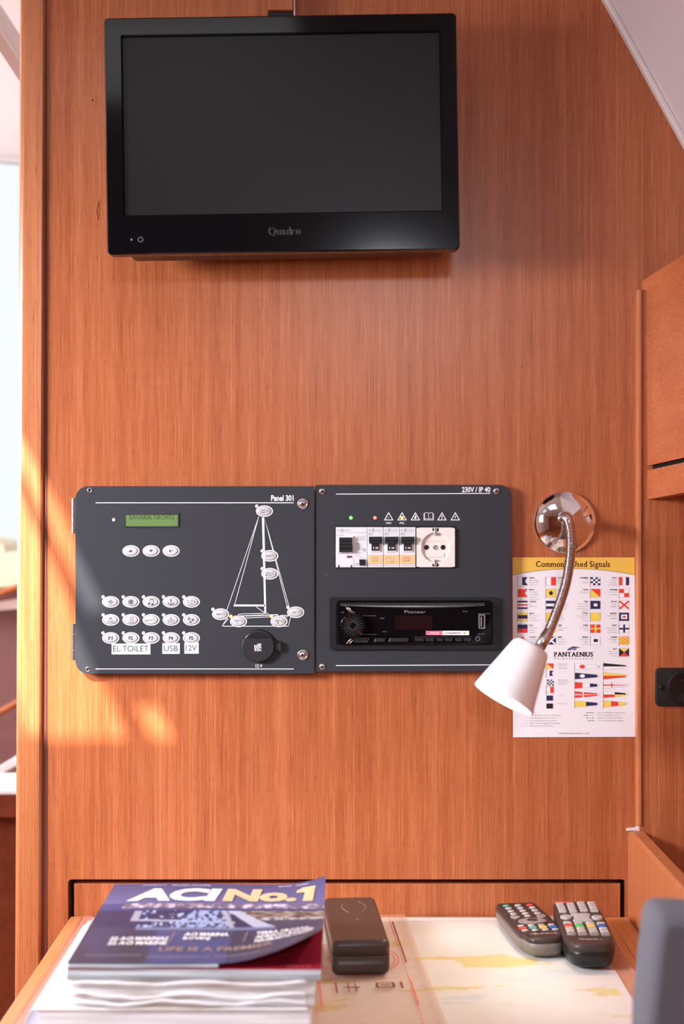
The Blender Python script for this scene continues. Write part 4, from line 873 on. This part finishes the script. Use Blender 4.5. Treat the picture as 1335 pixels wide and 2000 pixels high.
# ================================================================== CHART TABLE
ZT = .735; xl, xr = -.3125, .3285
t = thing('chart_table', 'orange timber chart table with a tall side board, below the panels', 'table', Vector((0, -.35, 0)))
m = M(); m.box((xl + .015, -.52, ZT - .022), (xr - .001, .0, ZT - .001)); part('table_top', m, W_table, t)
m = M(); m.prism(lambda u, v, w: Vector((u, w, v)), [(xl, ZT - .03), (xl + .0148, ZT - .03), (xl + .0148, ZT - .0004), (xl + .013, ZT), (xl + .002, ZT), (xl, ZT - .002)], 0, -.52); part('edge_strip', m, W_table, t)
m = M(); m.prism(lambda u, v, w: Vector((u, w, v)), [(xl + .298 * 2 + .022, ZT - .001), (xr - .0012, ZT - .001), (xr - .0012, ZT), (xl + .298 * 2 + .022, ZT)], -.002, -.52); part('edge_strip', m, W_table, t)
m = M(); m.prism(F0, rect(143.5, 1727, 1212, 1800), .02, .003, .8, .0006); part('back_board', m, W_wall, t)
m = M(); b0 = F0(0, 1621, 0).z
m.prism(lambda u, v, w: Vector((u, w, v)), [(xr, ZT - .10), (xr + .019, ZT - .10), (xr + .019, b0 - .003), (xr + .016, b0), (xr + .004, b0), (xr, b0 - .003)], -.0005, -.52); part('side_board', m, W_rail, t)
m = M(); m.box((xl + .03, -.50, 0), (xr - .03, .0, ZT - .023)); part('cabinet', m, W_rail, t)
m = M(); m.prism(F0, [(1222, 1617), (1240, 1615), (1244, 1609), (1250, 1607), (1255, 1612), (1256, 1621), (1222, 1621)], 0, -.006, 1.2, .001)
o = part('sealant_blob', m, K_caulk); o['label'] = 'rough pale blob of sealant on the back end of the side board'; o['category'] = 'sealant'

# clear sleeve, chart and plotter on the table
TZ = ZT
def TF(z): return lambda u, v, w=0: Vector((u, v, z + w))          # u = world x, v = world y
def sleeve_z(x, y):
    c = max(0, (x - .255) / .02) ** 2 * .0015 if x > .255 else 0
    k = max(0, 1 - (((x - .268) / .028) ** 2 + ((y + .01) / .05) ** 2)); return ZT + .0012 + .012 * k
def gridsheet(x0, x1, y0, y1, nx, ny, zf, th=0, colf=None, skew=0):
    m = M(); cols_ = []
    for j in range(ny + 1):
        for i in range(nx + 1):
            u = i / nx; v = j / ny; x = x0 + (x1 - x0) * u + skew * v; y = y0 + (y1 - y0) * v
            m.v.append(Vector((x, y, zf(x, y)))); 
            if colf: cols_.append(colf(u, v))
    for j in range(ny):
        for i in range(nx):
            a = j * (nx + 1) + i; m.f.append((a, a + 1, a + nx + 2, a + nx + 1)); m.mi.append(0); m.sm.append(True)
    return m, cols_
def nz(x, y, s=0): return noise.fractal(Vector((x, y, s)), .9, 2.1, 4)
def chartcol(u, v):
    x = u * 6; y = v * 7
    base = (.80, .79, .74)
    # long islands running diagonally
    r = (x * .35 + y * 1.9); n = nz(x * .55 + 2, r * .9, 3)
    if v < .025 or u > .985 or u < .01: return (.80, .80, .77)
    if abs(v - .032) < .004: return (.70, .60, .52)
    if n > .35: return (.74, .50, .16) if u < .45 else (.74, .66, .24)
    if n > .33: return (.70, .50, .26)
    if n < -.55: return (.64, .72, .72)
    g = nz(x * 6, y * 6, 9)
    return (.77, .76, .70) if g > .35 else base
m, cc = gridsheet(-.285, .277, -.004, -.50, 170, 160, lambda x, y: sleeve_z(x, y) - .0009, colf=chartcol)
co = part('nautical_chart', m, K_chart, colors=cc); co['label'] = 'pale nautical chart with yellow islands spread over the table'; co['category'] = 'chart'
# cream sheet border ink
t = thing('chart_sleeve', 'clear plastic sleeve with pink edge lying over the chart table', 'plastic sleeve', Vector((0, -.3, ZT)))
m, _ = gridsheet(-.294, .294, -.003, -.51, 60, 60, sleeve_z); part('clear_sheet', m, K_clear, t)
m, _ = gridsheet(-.2965, -.286, -.002, -.51, 4, 50, lambda x, y: sleeve_z(x, y) + .0004); part('edge_band', m, K_pinkedge, t)
m = M(); m.tube([Vector((-.2965, -.002 - i * .051, ZT + .0016)) for i in range(11)], .0010, 8); m.tube([Vector((.294, -.002 - i * .051, ZT + .0016)) for i in range(11)], .0008, 8); part('welded_edge', m, K_pinkedge, t)
# curled corner tube
m = M(); R = []
for i in range(14):
    s = i / 13; x = .238 + .052 * s; z = ZT + .002 + .011 * math.sin(math.pi * s); R.append((x, z))
m.rings([[Vector((x + .0 * y, y0, z * 1.0)) for x, z in R] for y, y0 in ((0, -.006), (1, -.03))] + [[Vector((x, -.075, ZT + .002 + (z - ZT - .002) * .3)) for x, z in R]], 0, False, False, True, loop=False); part('curled_corner', m, K_clear, t)
PZ = ZT + .0028
t = thing('chart_plotter', 'pink tinted transparent plotting rule lying half under the black case', 'plotter', Vector((.03, -.2, PZ)))
ang = math.radians(3.6)
def PL(u, v, w=0):           # u across, v towards the viewer (mm)
    x = u / 1000; y = v / 1000; return Vector((-.045 + x * math.cos(ang) - y * math.sin(ang) * -1, -.012 - y * math.cos(ang) + x * math.sin(ang), PZ + w))
m = M(); m.prism(lambda u, v, w: PL(u, v, w), rrect(-8, 0, 118, 352, 4), 0, .0016, 1.2, .0004); part('rule_body', m, K_plot, t)
m = M(); w_ = .0018
for k in range(60): m.line(PL, [(114, 8 + k * 6), (108 if k % 5 else 104, 8 + k * 6)], .6, w_, 0)
m.line(PL, [(97, 14), (97, 370)], .5, w_, 1); m.line(PL, [(100, 30), (100, 175)], 1.6, w_, 0); m.line(PL, [(2, 6), (2, 380)], .5, w_, 1); m.line(PL, [(108, 6), (-2, 6)], .5, w_, 1)
for r in (56, 52, 40, 36, 24): m.ring(PL, ell(42, 160, r * .92, r, 48), ell(42, 160, (r - 1.2) * .92, r - 1.2, 48), w_, 1)
for k in range(36):
    a = k * math.pi / 18; m.line(PL, [(42 + 40 * math.cos(a) * .92, 160 + 40 * math.sin(a)), (42 + 46 * math.cos(a) * .92, 160 + 46 * math.sin(a))], .7, w_, 0 if k % 3 else 1)
for u in (14, 28, 42, 56, 70): m.line(PL, [(u, 120), (u, 200)], .5, w_, 1)
m.line(PL, [(6, 222), (104, 222)], .8, w_, 1)
for u in (8, 98): m.line(PL, [(u, 228), (u, 300)], 1.4, w_, 1)
part('scale_print', m, [K_plotink, K_plotred], t, normals=False)
m = M()
for u, v0, v1, wd in ((24, 232, 262, 1.6), (36, 233, 260, 1.2), (43, 235, 260, 1.2), (88, 234, 252, 2.4)): m.line(PL, [(u, v0), (u, v1)], wd, w_)
m.line(PL, [(32, 247), (46, 247)], 3, w_); m.line(PL, [(64, 236), (80, 236), (80, 248), (64, 248)], 2.4, w_, close=True); m.line(PL, [(68, 242), (76, 242)], 3, w_); part('maker_print', m, K_plotink, t, normals=False)

# ================================================================== GLASSES CASE
ca = math.radians(4.0); cw, cl, ch = .0575, .163, .034
org = Vector((.0135, -.1405, ZT + .005)); 
t = thing('glasses_case', 'long black hard case between the magazines and the open chart', 'case', org)
def CF(u, v, w=0): return org + Vector((u * math.cos(ca) + v * math.sin(ca), -(v * math.cos(ca)) + u * math.sin(ca), w))
def loft(f, prof, mat_=0, smooth=True):
    m = M(); m.rings([[f(u, v, z) for u, v in P] for P, z in prof], mat_, smooth=smooth); return m
o_ = rrect(-cw / 2, -cl / 2, cw / 2, cl / 2, .007, 6)
m = loft(CF, [(inset(o_, .003), 0), (inset(o_, .0008), .002), (o_, .005), (o_, ch * .56)]); part('base', m, K_leather, t)
m = loft(CF, [(o_, ch * .575), (o_, ch - .005), (inset(o_, .0012), ch - .002), (inset(o_, .004), ch)]); part('lid', m, K_leather, t)
m = loft(CF, [(inset(o_, .001), ch * .56), (inset(o_, .001), ch * .575)]); part('seam', m, K_black, t)
m = M()
for sx in (-1, 1):
    m.tube([CF(.002 + sx * (.007 + .006 * math.sin(math.pi * k / 8)), -.060 + .040 * k / 8, ch + .0001) for k in range(9)], .0006, 6)
m.tube([CF(.002, .002, ch), CF(.004, .008, ch), CF(0, .008, ch), CF(.002, .002, ch)], .0004, 5); part('embossed_logo', m, K_emb, t)

# ================================================================== MAGAZINES AND BOOKS
mx0, mx1, my0, my1 = -.2275, -.0165, -.209, -.459
HT = ZC - .373
def ss(x): x = max(0, min(1, x)); return x * x * (3 - 2 * x)
def coverz(u, v):
    return HT + .0285 * max(0, (u - .60) / .40) ** 1.7 * max(0, (v - .42) / .58) ** 1.5 + .0085 * max(0, (u - .78) / .22) ** 2 * max(0, 1 - v * 3.2) ** 1 + .0012 * max(0, math.sin(u * 5)) * (1 - v)
def covercol(u, v):
    rnd = random.random; sky = (.060, .070, .19)
    n = nz(u * 30, v * 18, 1); n2 = nz(u * 7, v * 5, 5)
    if v < .29:
        k = v / .29; c = [.075 + .07 * k, .080 + .07 * k, .20 + .13 * k]
        return tuple(q_ * .9 for q_ in c)
    c = [.055, .050, .10]
    if v < .35:                                      # far shore lights
        b = max(0, n * 2.2 + .35); c = [.25 + .55 * b, .16 + .40 * b, .17 + .32 * b]
        if u < .10: c = [.10, .10, .22]
    elif v < .60:
        x, y = u, (v - .35) / .25
        # pier sweeping from the left bay
        dx = abs(y - (.62 + .28 * (x - .18))) if .16 < x < .62 else 9
        if dx < .05: c = [.62, .50, .46]
        if .16 < x < .20 and .15 < y < .65: c = [.62, .50, .46]
        # pontoons with white yachts
        if .20 < x < .50 and nz(x * 50, y * 6 + x * 12, 2) > .18 and abs((y * 1.2 + x * 1.6) % .42 - .2) < .12: c = [.62, .64, .74]
        if .44 + .10 * y * -1 < x < .60 and nz(x * 60, y * 7, 7) > -.05: c = [.55, .56, .66]
        # lit quay and streets on the right
        if abs(x - (.58 + .17 * y)) < .025 + .018 * y: c = [.76, .66, .60]
        elif abs(x - (.55 + .06 * y)) < .012: c = [.66, .56, .50]
        elif x > .58 + .16 * y:
            b = max(0, nz(x * 22, y * 10, 8) + .25); c = [.16 + .75 * b, .10 + .48 * b, .07 + .28 * b]
            if .62 < y and x > .7: c = [.11, .09, .11]
            if .5 < y < .62 and x > .72 and n > 0: c = [.8, .68, .6]
        if y < .12: c = [.09, .09, .18]
    else:
        k = (v - .60) / .40; c = [.085 + .02 * n2, .070 + .01 * n2, .10 + .04 * n2]
        if .30 < u < .62: c = [c[0] + .03, c[1] + .04, c[2] + .09]
        if v < .625 and .2 < u < .8: c = [.30, .28, .33]
    return tuple(max(0, q_) * k_ for q_, k_ in zip(c, (.56, .72, 1.02)))
t = thing('magazine', 'navy covered magazine with a night marina photo, topmost of the stack', 'magazine', Vector((-.122, -.334, HT - .003)))
nx, ny = 150, 130; m = M(); cc = []
for j in range(ny + 1):
    for i in range(nx + 1):
        u, v = i / nx, j / ny; m.v.append(Vector((mx0 + (mx1 - mx0) * u, my0 + (my1 - my0) * v, coverz(u, v)))); cc.append(covercol(u, v))
for j in range(ny):
    for i in range(nx): a = j * (nx + 1) + i; m.f.append((a, a + 1, a + nx + 2, a + nx + 1)); m.mi.append(0); m.sm.append(True)
cov = part('cover', m, K_print, t, colors=cc)
def MG(u, v, w=0): return Vector((mx0 + (mx1 - mx0) * u, my0 + (my1 - my0) * v, coverz(u, v) + .0006 + w))
m = M()
text(m, 'ACI', MG, (.10, .085, .50, .262), 0, 0, bold=.055, shear=.12)
text(m, 'No.1', MG, (.535, .085, .945, .262), 0, 1, bold=.055, shear=.06)
m.flat(MG, [(.868, .150), (.868, .122), (.897, .085), (.93, .085), (.915, .150)], .0001, 1)
text(m, 'IZDANJE 2018', MG, (.14, .028, .25, .045), 0, 0, res=1); text(m, 'MAGAZIN / MAGAZINE', MG, (.28, .032, .46, .050), 0, 0, res=1); text(m, 'DEUTSCH', MG, (.78, .032, .84, .052), 0, 0, res=2); text(m, 'ITALIANO', MG, (.86, .032, .92, .052), 0, 0)
for x0, rows in ((.12, ('', '22 ACI MARINAS', '22 ACI MARINE')), (.42, ('ACI MARINA', 'ROVINJ')), (.72, ('TERRA CROATA', 'ADRIATIC ROUTES', 'NAGRADNI PAKET'))):
    for i, s in enumerate(rows):
        if s: text(m, s, MG, (x0, .665 + i * .05, x0 + min(.24, .0185 * len(s)), .705 + i * .05), 0, 0, bold=.04, res=1, shear=.05)
text(m, 'LIFE IS A PREMIER', MG, (.34, .83, .80, .875), 0, 2, bold=.02, res=2)
for a, b, y in ((.06, .28, .91), (.30, .55, .925), (.57, .8, .92)): text(m, 'nautical events and marina news', MG, (a, y, b, y + .018), 0, 3, res=1)
for x in (.375, .68): m.flat(MG, [(x, .66), (x + .004, .66), (x - .004, .78), (x - .008, .78)], 0, 2)
part('lettering', m, [K_white, K_gold2, mat('faded_gold_print', (.35, .25, .22), .4), mat('faded_white_print', (.40, .37, .42), .4)], cov, normals=False)
def block(x0, x1, y0, y1, z0, z1, wob=0, nseg=24, seed=0):
    m = M(); R = []
    for z, ins in ((z0, 0), (z0 + (z1 - z0) * .5, -.0006), (z1, 0)):
        ring_ = []
        for i in range(nseg + 1): x = x0 + (x1 - x0) * i / nseg; ring_.append(Vector((x, y1 + ins * 2 + wob * noise.noise(Vector((x * 20, z * 40, seed))), z + wob * .5 * noise.noise(Vector((x * 14, seed, 3))))))
        for x, y in ((x1, y0), (x0, y0)): ring_.append(Vector((x, y, z)))
        R.append(ring_)
    m.rings(R); return m
pm = block(mx0 + .001, mx0 + .125, my0, my1 + .001, HT - .0045, HT - .0008, .0008, seed=1); pm2 = block(mx0 + .125, mx1 - .001, my0, my0 - .10, HT - .0045, HT - .0008, .0004, seed=1)
pm.add(pm2.v, pm2.f, 0); part('pages', pm, K_pages, t)
t = thing('magazine', 'red covered magazine directly beneath the navy magazine', 'magazine', Vector((-.122, -.334, HT - .013)))
m = M(); m.prism(TF(0), [(mx0, my0), (mx1 - .0005, my0), (mx1 - .0005, my1 + .0012), (mx0, my1 + .0012)], HT - .0056, HT - .0047); part('cover', m, K_redcov, t)
m = M(); text(m, 'marina', lambda u, v, w=0: Vector((u, -v, HT - .0046)), (-.045, .449, -.026, .454), 0, res=1); part('lettering', m, K_pink, t)
part('pages', block(mx0 + .0005, mx1 - .001, my0, my1, HT - .0138, HT - .0057, .0012, seed=4), K_pages, t)
Zw0, Zw1 = HT - .036, HT - .014
t = thing('wrapped_booklet', 'white booklet in crumpled clear wrapping under the two magazines', 'booklet', Vector((-.12, -.33, Zw0)))
part('pages', block(mx0 + .004, mx1 - .006, my0, my1 + .002, Zw0, Zw1, .0025, 40, 7), K_wrap, t)
m = M()
for k, (za, amp) in enumerate(((Zw1 - .002, .0010), (Zw1 - .0125, .0020), (Zw0 + .004, .0016))):
    m.tube([Vector((mx0 + .004 + i * .0049, my1 - .0015, za + amp * math.sin(i * .35 + k) + amp * noise.noise(Vector((i * .3, k, 0))))) for i in range(41)], lambda i: .0010 + .0008 * abs(math.sin(i * .23)), 7)
part('wrapping_fold', m, K_white, t)
t = thing('pilot_book', 'thick white spiral bound pilot book at the bottom of the stack', 'book', Vector((-.13, -.33, ZT)))
bx0 = -.250
part('pages', block(bx0, mx1 - .010, my0 - .0, my1 - .002, ZT + .003, Zw0 - .0012, .001, 30, 9), K_pagesw, t)
m = M(); m.box((bx0 - .004, my1 - .004, Zw0 - .0012), (mx1 - .012, my0, Zw0 - .0003)); part('cover', m, K_wrap, t)
for k in range(34):
    y = my0 - .004 - k * .0073; c = Vector((bx0 - .001, y, ZT + .030)); m = M() if k == 0 else m
    if k == 0: rm = M(); rm.tube([Vector((.013 * math.cos(a), 0, .0245 * math.sin(a))) for a in [i / 20 * 2 * math.pi for i in range(21)]], .0008, 6, cap=False); rme = mesh_of('binding_ring', rm, [K_wirew])
    part('binding_ring', rme, None, t, loc=c)

# ================================================================== REMOTE CONTROLS
def remote(name, label, back, front, wb, wf, wm, h, side_mat, drop, keysf):
    back = Vector(back); front = Vector(front); L = (front - back).length; d = (front - back).normalized(); r = Vector((-d.y, d.x))
    if r.x < 0: r = -r
    z0 = ZT + .0035
    t = thing(name, label, 'remote control', Vector((*((back + front) / 2), z0)), None)
    tilt = .0
    def f(u, v, w=0): p = back + d * v * L + r * u; return Vector((p.x, p.y, z0 + w))
    def wid(v): return wb + (wm - wb) * math.sin(min(1, v / .55) * math.pi / 2) if v < .55 else wm + (wf - wm) * ((v - .55) / .45) ** 2
    def outline(k=1.0, sh=0):
        P = []; n = 16
        for i in range(n + 1): v = .03 + .80 * i / n; P.append((wid(v) / 2 * k, v))
        for i in range(1, 9):
            a = i / 9 * math.pi / 2; P.append((wf / 2 * k * math.cos(a) ** .55, .83 + .17 * math.sin(a) - sh * math.sin(a)))
        P.append((0, 1.0 - sh))
        Q = [(-u, v) for u, v in P[:-1]][::-1]
        A = [(0, 0)]
        A = []
        for i in range(5): u = -wb / 2 * k * .92 + wb * k * .92 * i / 4; A.append((u, 0.0))
        return P + Q + A
    O = outline()
    m = M(); m.rings([[f(u, v, 0) for u, v in outline(.80, drop)], [f(u, v, .003) for u, v in outline(.93, drop * .5)], [f(u, v, h * .45) for u, v in outline(1.0, drop * .1)], [f(u, v, h * .72) for u, v in O]], smooth=True); part('underside', m, side_mat, t)
    m = M(); m.rings([[f(u, v, h * .72) for u, v in O], [f(u, v, h * .86) for u, v in outline(.995)], [f(u, v, h * .97) for u, v in outline(.95, .008)], [f(u, v, h) for u, v in outline(.86, .025)]], smooth=True); part('top_shell', m, K_rembody, t)
    hh = h
    def key(poly, mt, hgt=.0018, nm='key'):
        m = M(); m.rings([[f(u, v, hh - .0008) for u, v in poly], [f(u, v, hh + hgt * .7) for u, v in poly], [f(cx_ + (u - cx_) * .8, cy_ + (v - cy_) * .8, hh + hgt) for cx_, cy_ in [(sum(p[0] for p in poly) / len(poly), sum(p[1] for p in poly) / len(poly))] for u, v in poly]], smooth=False); return part(nm, m, mt, t)
    keysf(f, key, L, hh, t); return t
def E(cx, cy, rx, ry, L, n=16): return [(cx + rx * math.cos(2 * math.pi * i / n), cy + ry / L * math.sin(2 * math.pi * i / n)) for i in range(n)]
def RR(cx, cy, w_, h_, L): return [(cx + (x - 0), cy + y / L) for x, y in rrect(-w_ / 2, -h_ / 2, w_ / 2, h_ / 2, min(w_, h_) * .3, 2)]
def keysA(f, key, L, hh, t):
    for j in range(4):
        for i, x in enumerate((-.0135, .0, .0135)):
            key(E(x, .085 + j * .082, .0038, .0030, L, 12), K_kt if (j == 0 and i == 0) else (K_kr if (j == 0 and i == 2) else K_remkey), .0015)
    for x in (-.0145, .0145): key(E(x, .42, .0052, .006, L), K_remtran)
    for j in range(1): key(E(0, .40, .0036, .0026, L, 12), K_remkey, .0015)
    key(E(0, .545, .0155, .0095, L, 28), K_remtran, .0016, 'navigation_ring'); key(E(0, .545, .006, .004, L, 16), K_rembody, .0026)
    for i, (x, k) in enumerate(((-.0165, K_kr), (-.0055, K_kt), (.0055, K_ky), (.0165, K_kb))):
        key(E(x, .665, .0036, .0024, L, 12), K_remkey, .0014); key(RR(x, .725, .0082, .0052, L), k, .0018); key(E(x, .785, .0036, .0024, L, 12), K_remkey, .0014)
    m = M(); text(m, 'GRUNDIG', f, (-.0145, .865, .0145, .895), hh + .0003, bold=.02, res=1); part('lettering', m, K_remkey, t, normals=False)
def keysB(f, key, L, hh, t):
    key(RR(-.0135, .035, .018, .004, L), K_kr, .0018, 'power_key')
    for j in range(4):
        for x in (-.0175, -.006, .006, .0175): 
            if j == 0 and x < 0: pass
            key(RR(x, .075 + j * .062 - (.03 if x > 0 else 0) * 1, .0088, .0062, L), K_remkey, .0024)
    for x in (-.0165, .0165): key(E(x, .405, .0062, .0065, L, 16), K_remkey, .0026)
    key(RR(0, .345, .021, .006, L), K_remkey, .0024, 'navigation_key'); key(RR(0, .42, .017, .0075, L), K_remkey, .003, 'navigation_key'); key(RR(0, .475, .021, .005, L), K_remkey, .0024, 'navigation_key')
    for i, (x, k) in enumerate(((-.0175, K_kr), (-.006, K_kg), (.006, K_ky), (.0175, K_kb))):
        key(RR(x, .545, .0088, .0055, L), K_remkey, .0024); key(RR(x, .605, .0088, .0070, L), k, .0026); key(RR(x, .665, .0088, .0055, L), K_remkey, .0024); key(RR(x, .725, .0088, .006, L), K_remkey, .0024)
        key(RR(x, .785, .0096, .006, L), K_remtran, .0022)
    m = M(); text(m, 'Quadro', f, (-.0125, .865, .0125, .905), hh + .0003, bold=.02, res=1); part('lettering', m, K_remkey, t, normals=False)
remote('remote_control', 'smaller remote control with grey sides, left of the pair on the chart', (.1955, -.030), (.2125, -.163), .047, .043, .050, .0205, K_remside, .05, keysA)
remote('remote_control', 'larger dark remote control with bigger keys, right of the pair', (.2595, -.046), (.2525, -.203), .048, .049, .053, .0260, K_plast, .07, keysB)

# ================================================================== SEAT BACK IN THE FOREGROUND
fy = -.62; FC = Fr(fy + .042)
t = thing('seat_back', 'grey suede seat back blurred in the bottom right foreground', 'seat', FC(1450, 2400, fy))
out_ = [(1225, 2300), (1233, 1960), (1243, 1860), (1251, 1790), (1256, 1768), (1266, 1757), (1284, 1753), (1500, 1762), (1900, 1780), (1900, 2300)]
m = M(); R = []
for wv, ins in ((fy + .052, 14), (fy + .049, 5), (fy + .040, 0), (fy + .024, 1), (fy + .010, 6), (fy + .003, 14), (fy, 26)): R.append([FC(u, v, wv) for u, v in inset(out_, ins)])
m.rings(R, smooth=True); part('upholstery', m, K_suede, t)
m = M(); m.tube([FC(1500, 2290, fy + .03), Vector((FC(1500, 2290).x, fy + .03, 0))], .02, 14); part('stem', m, K_steel, t)
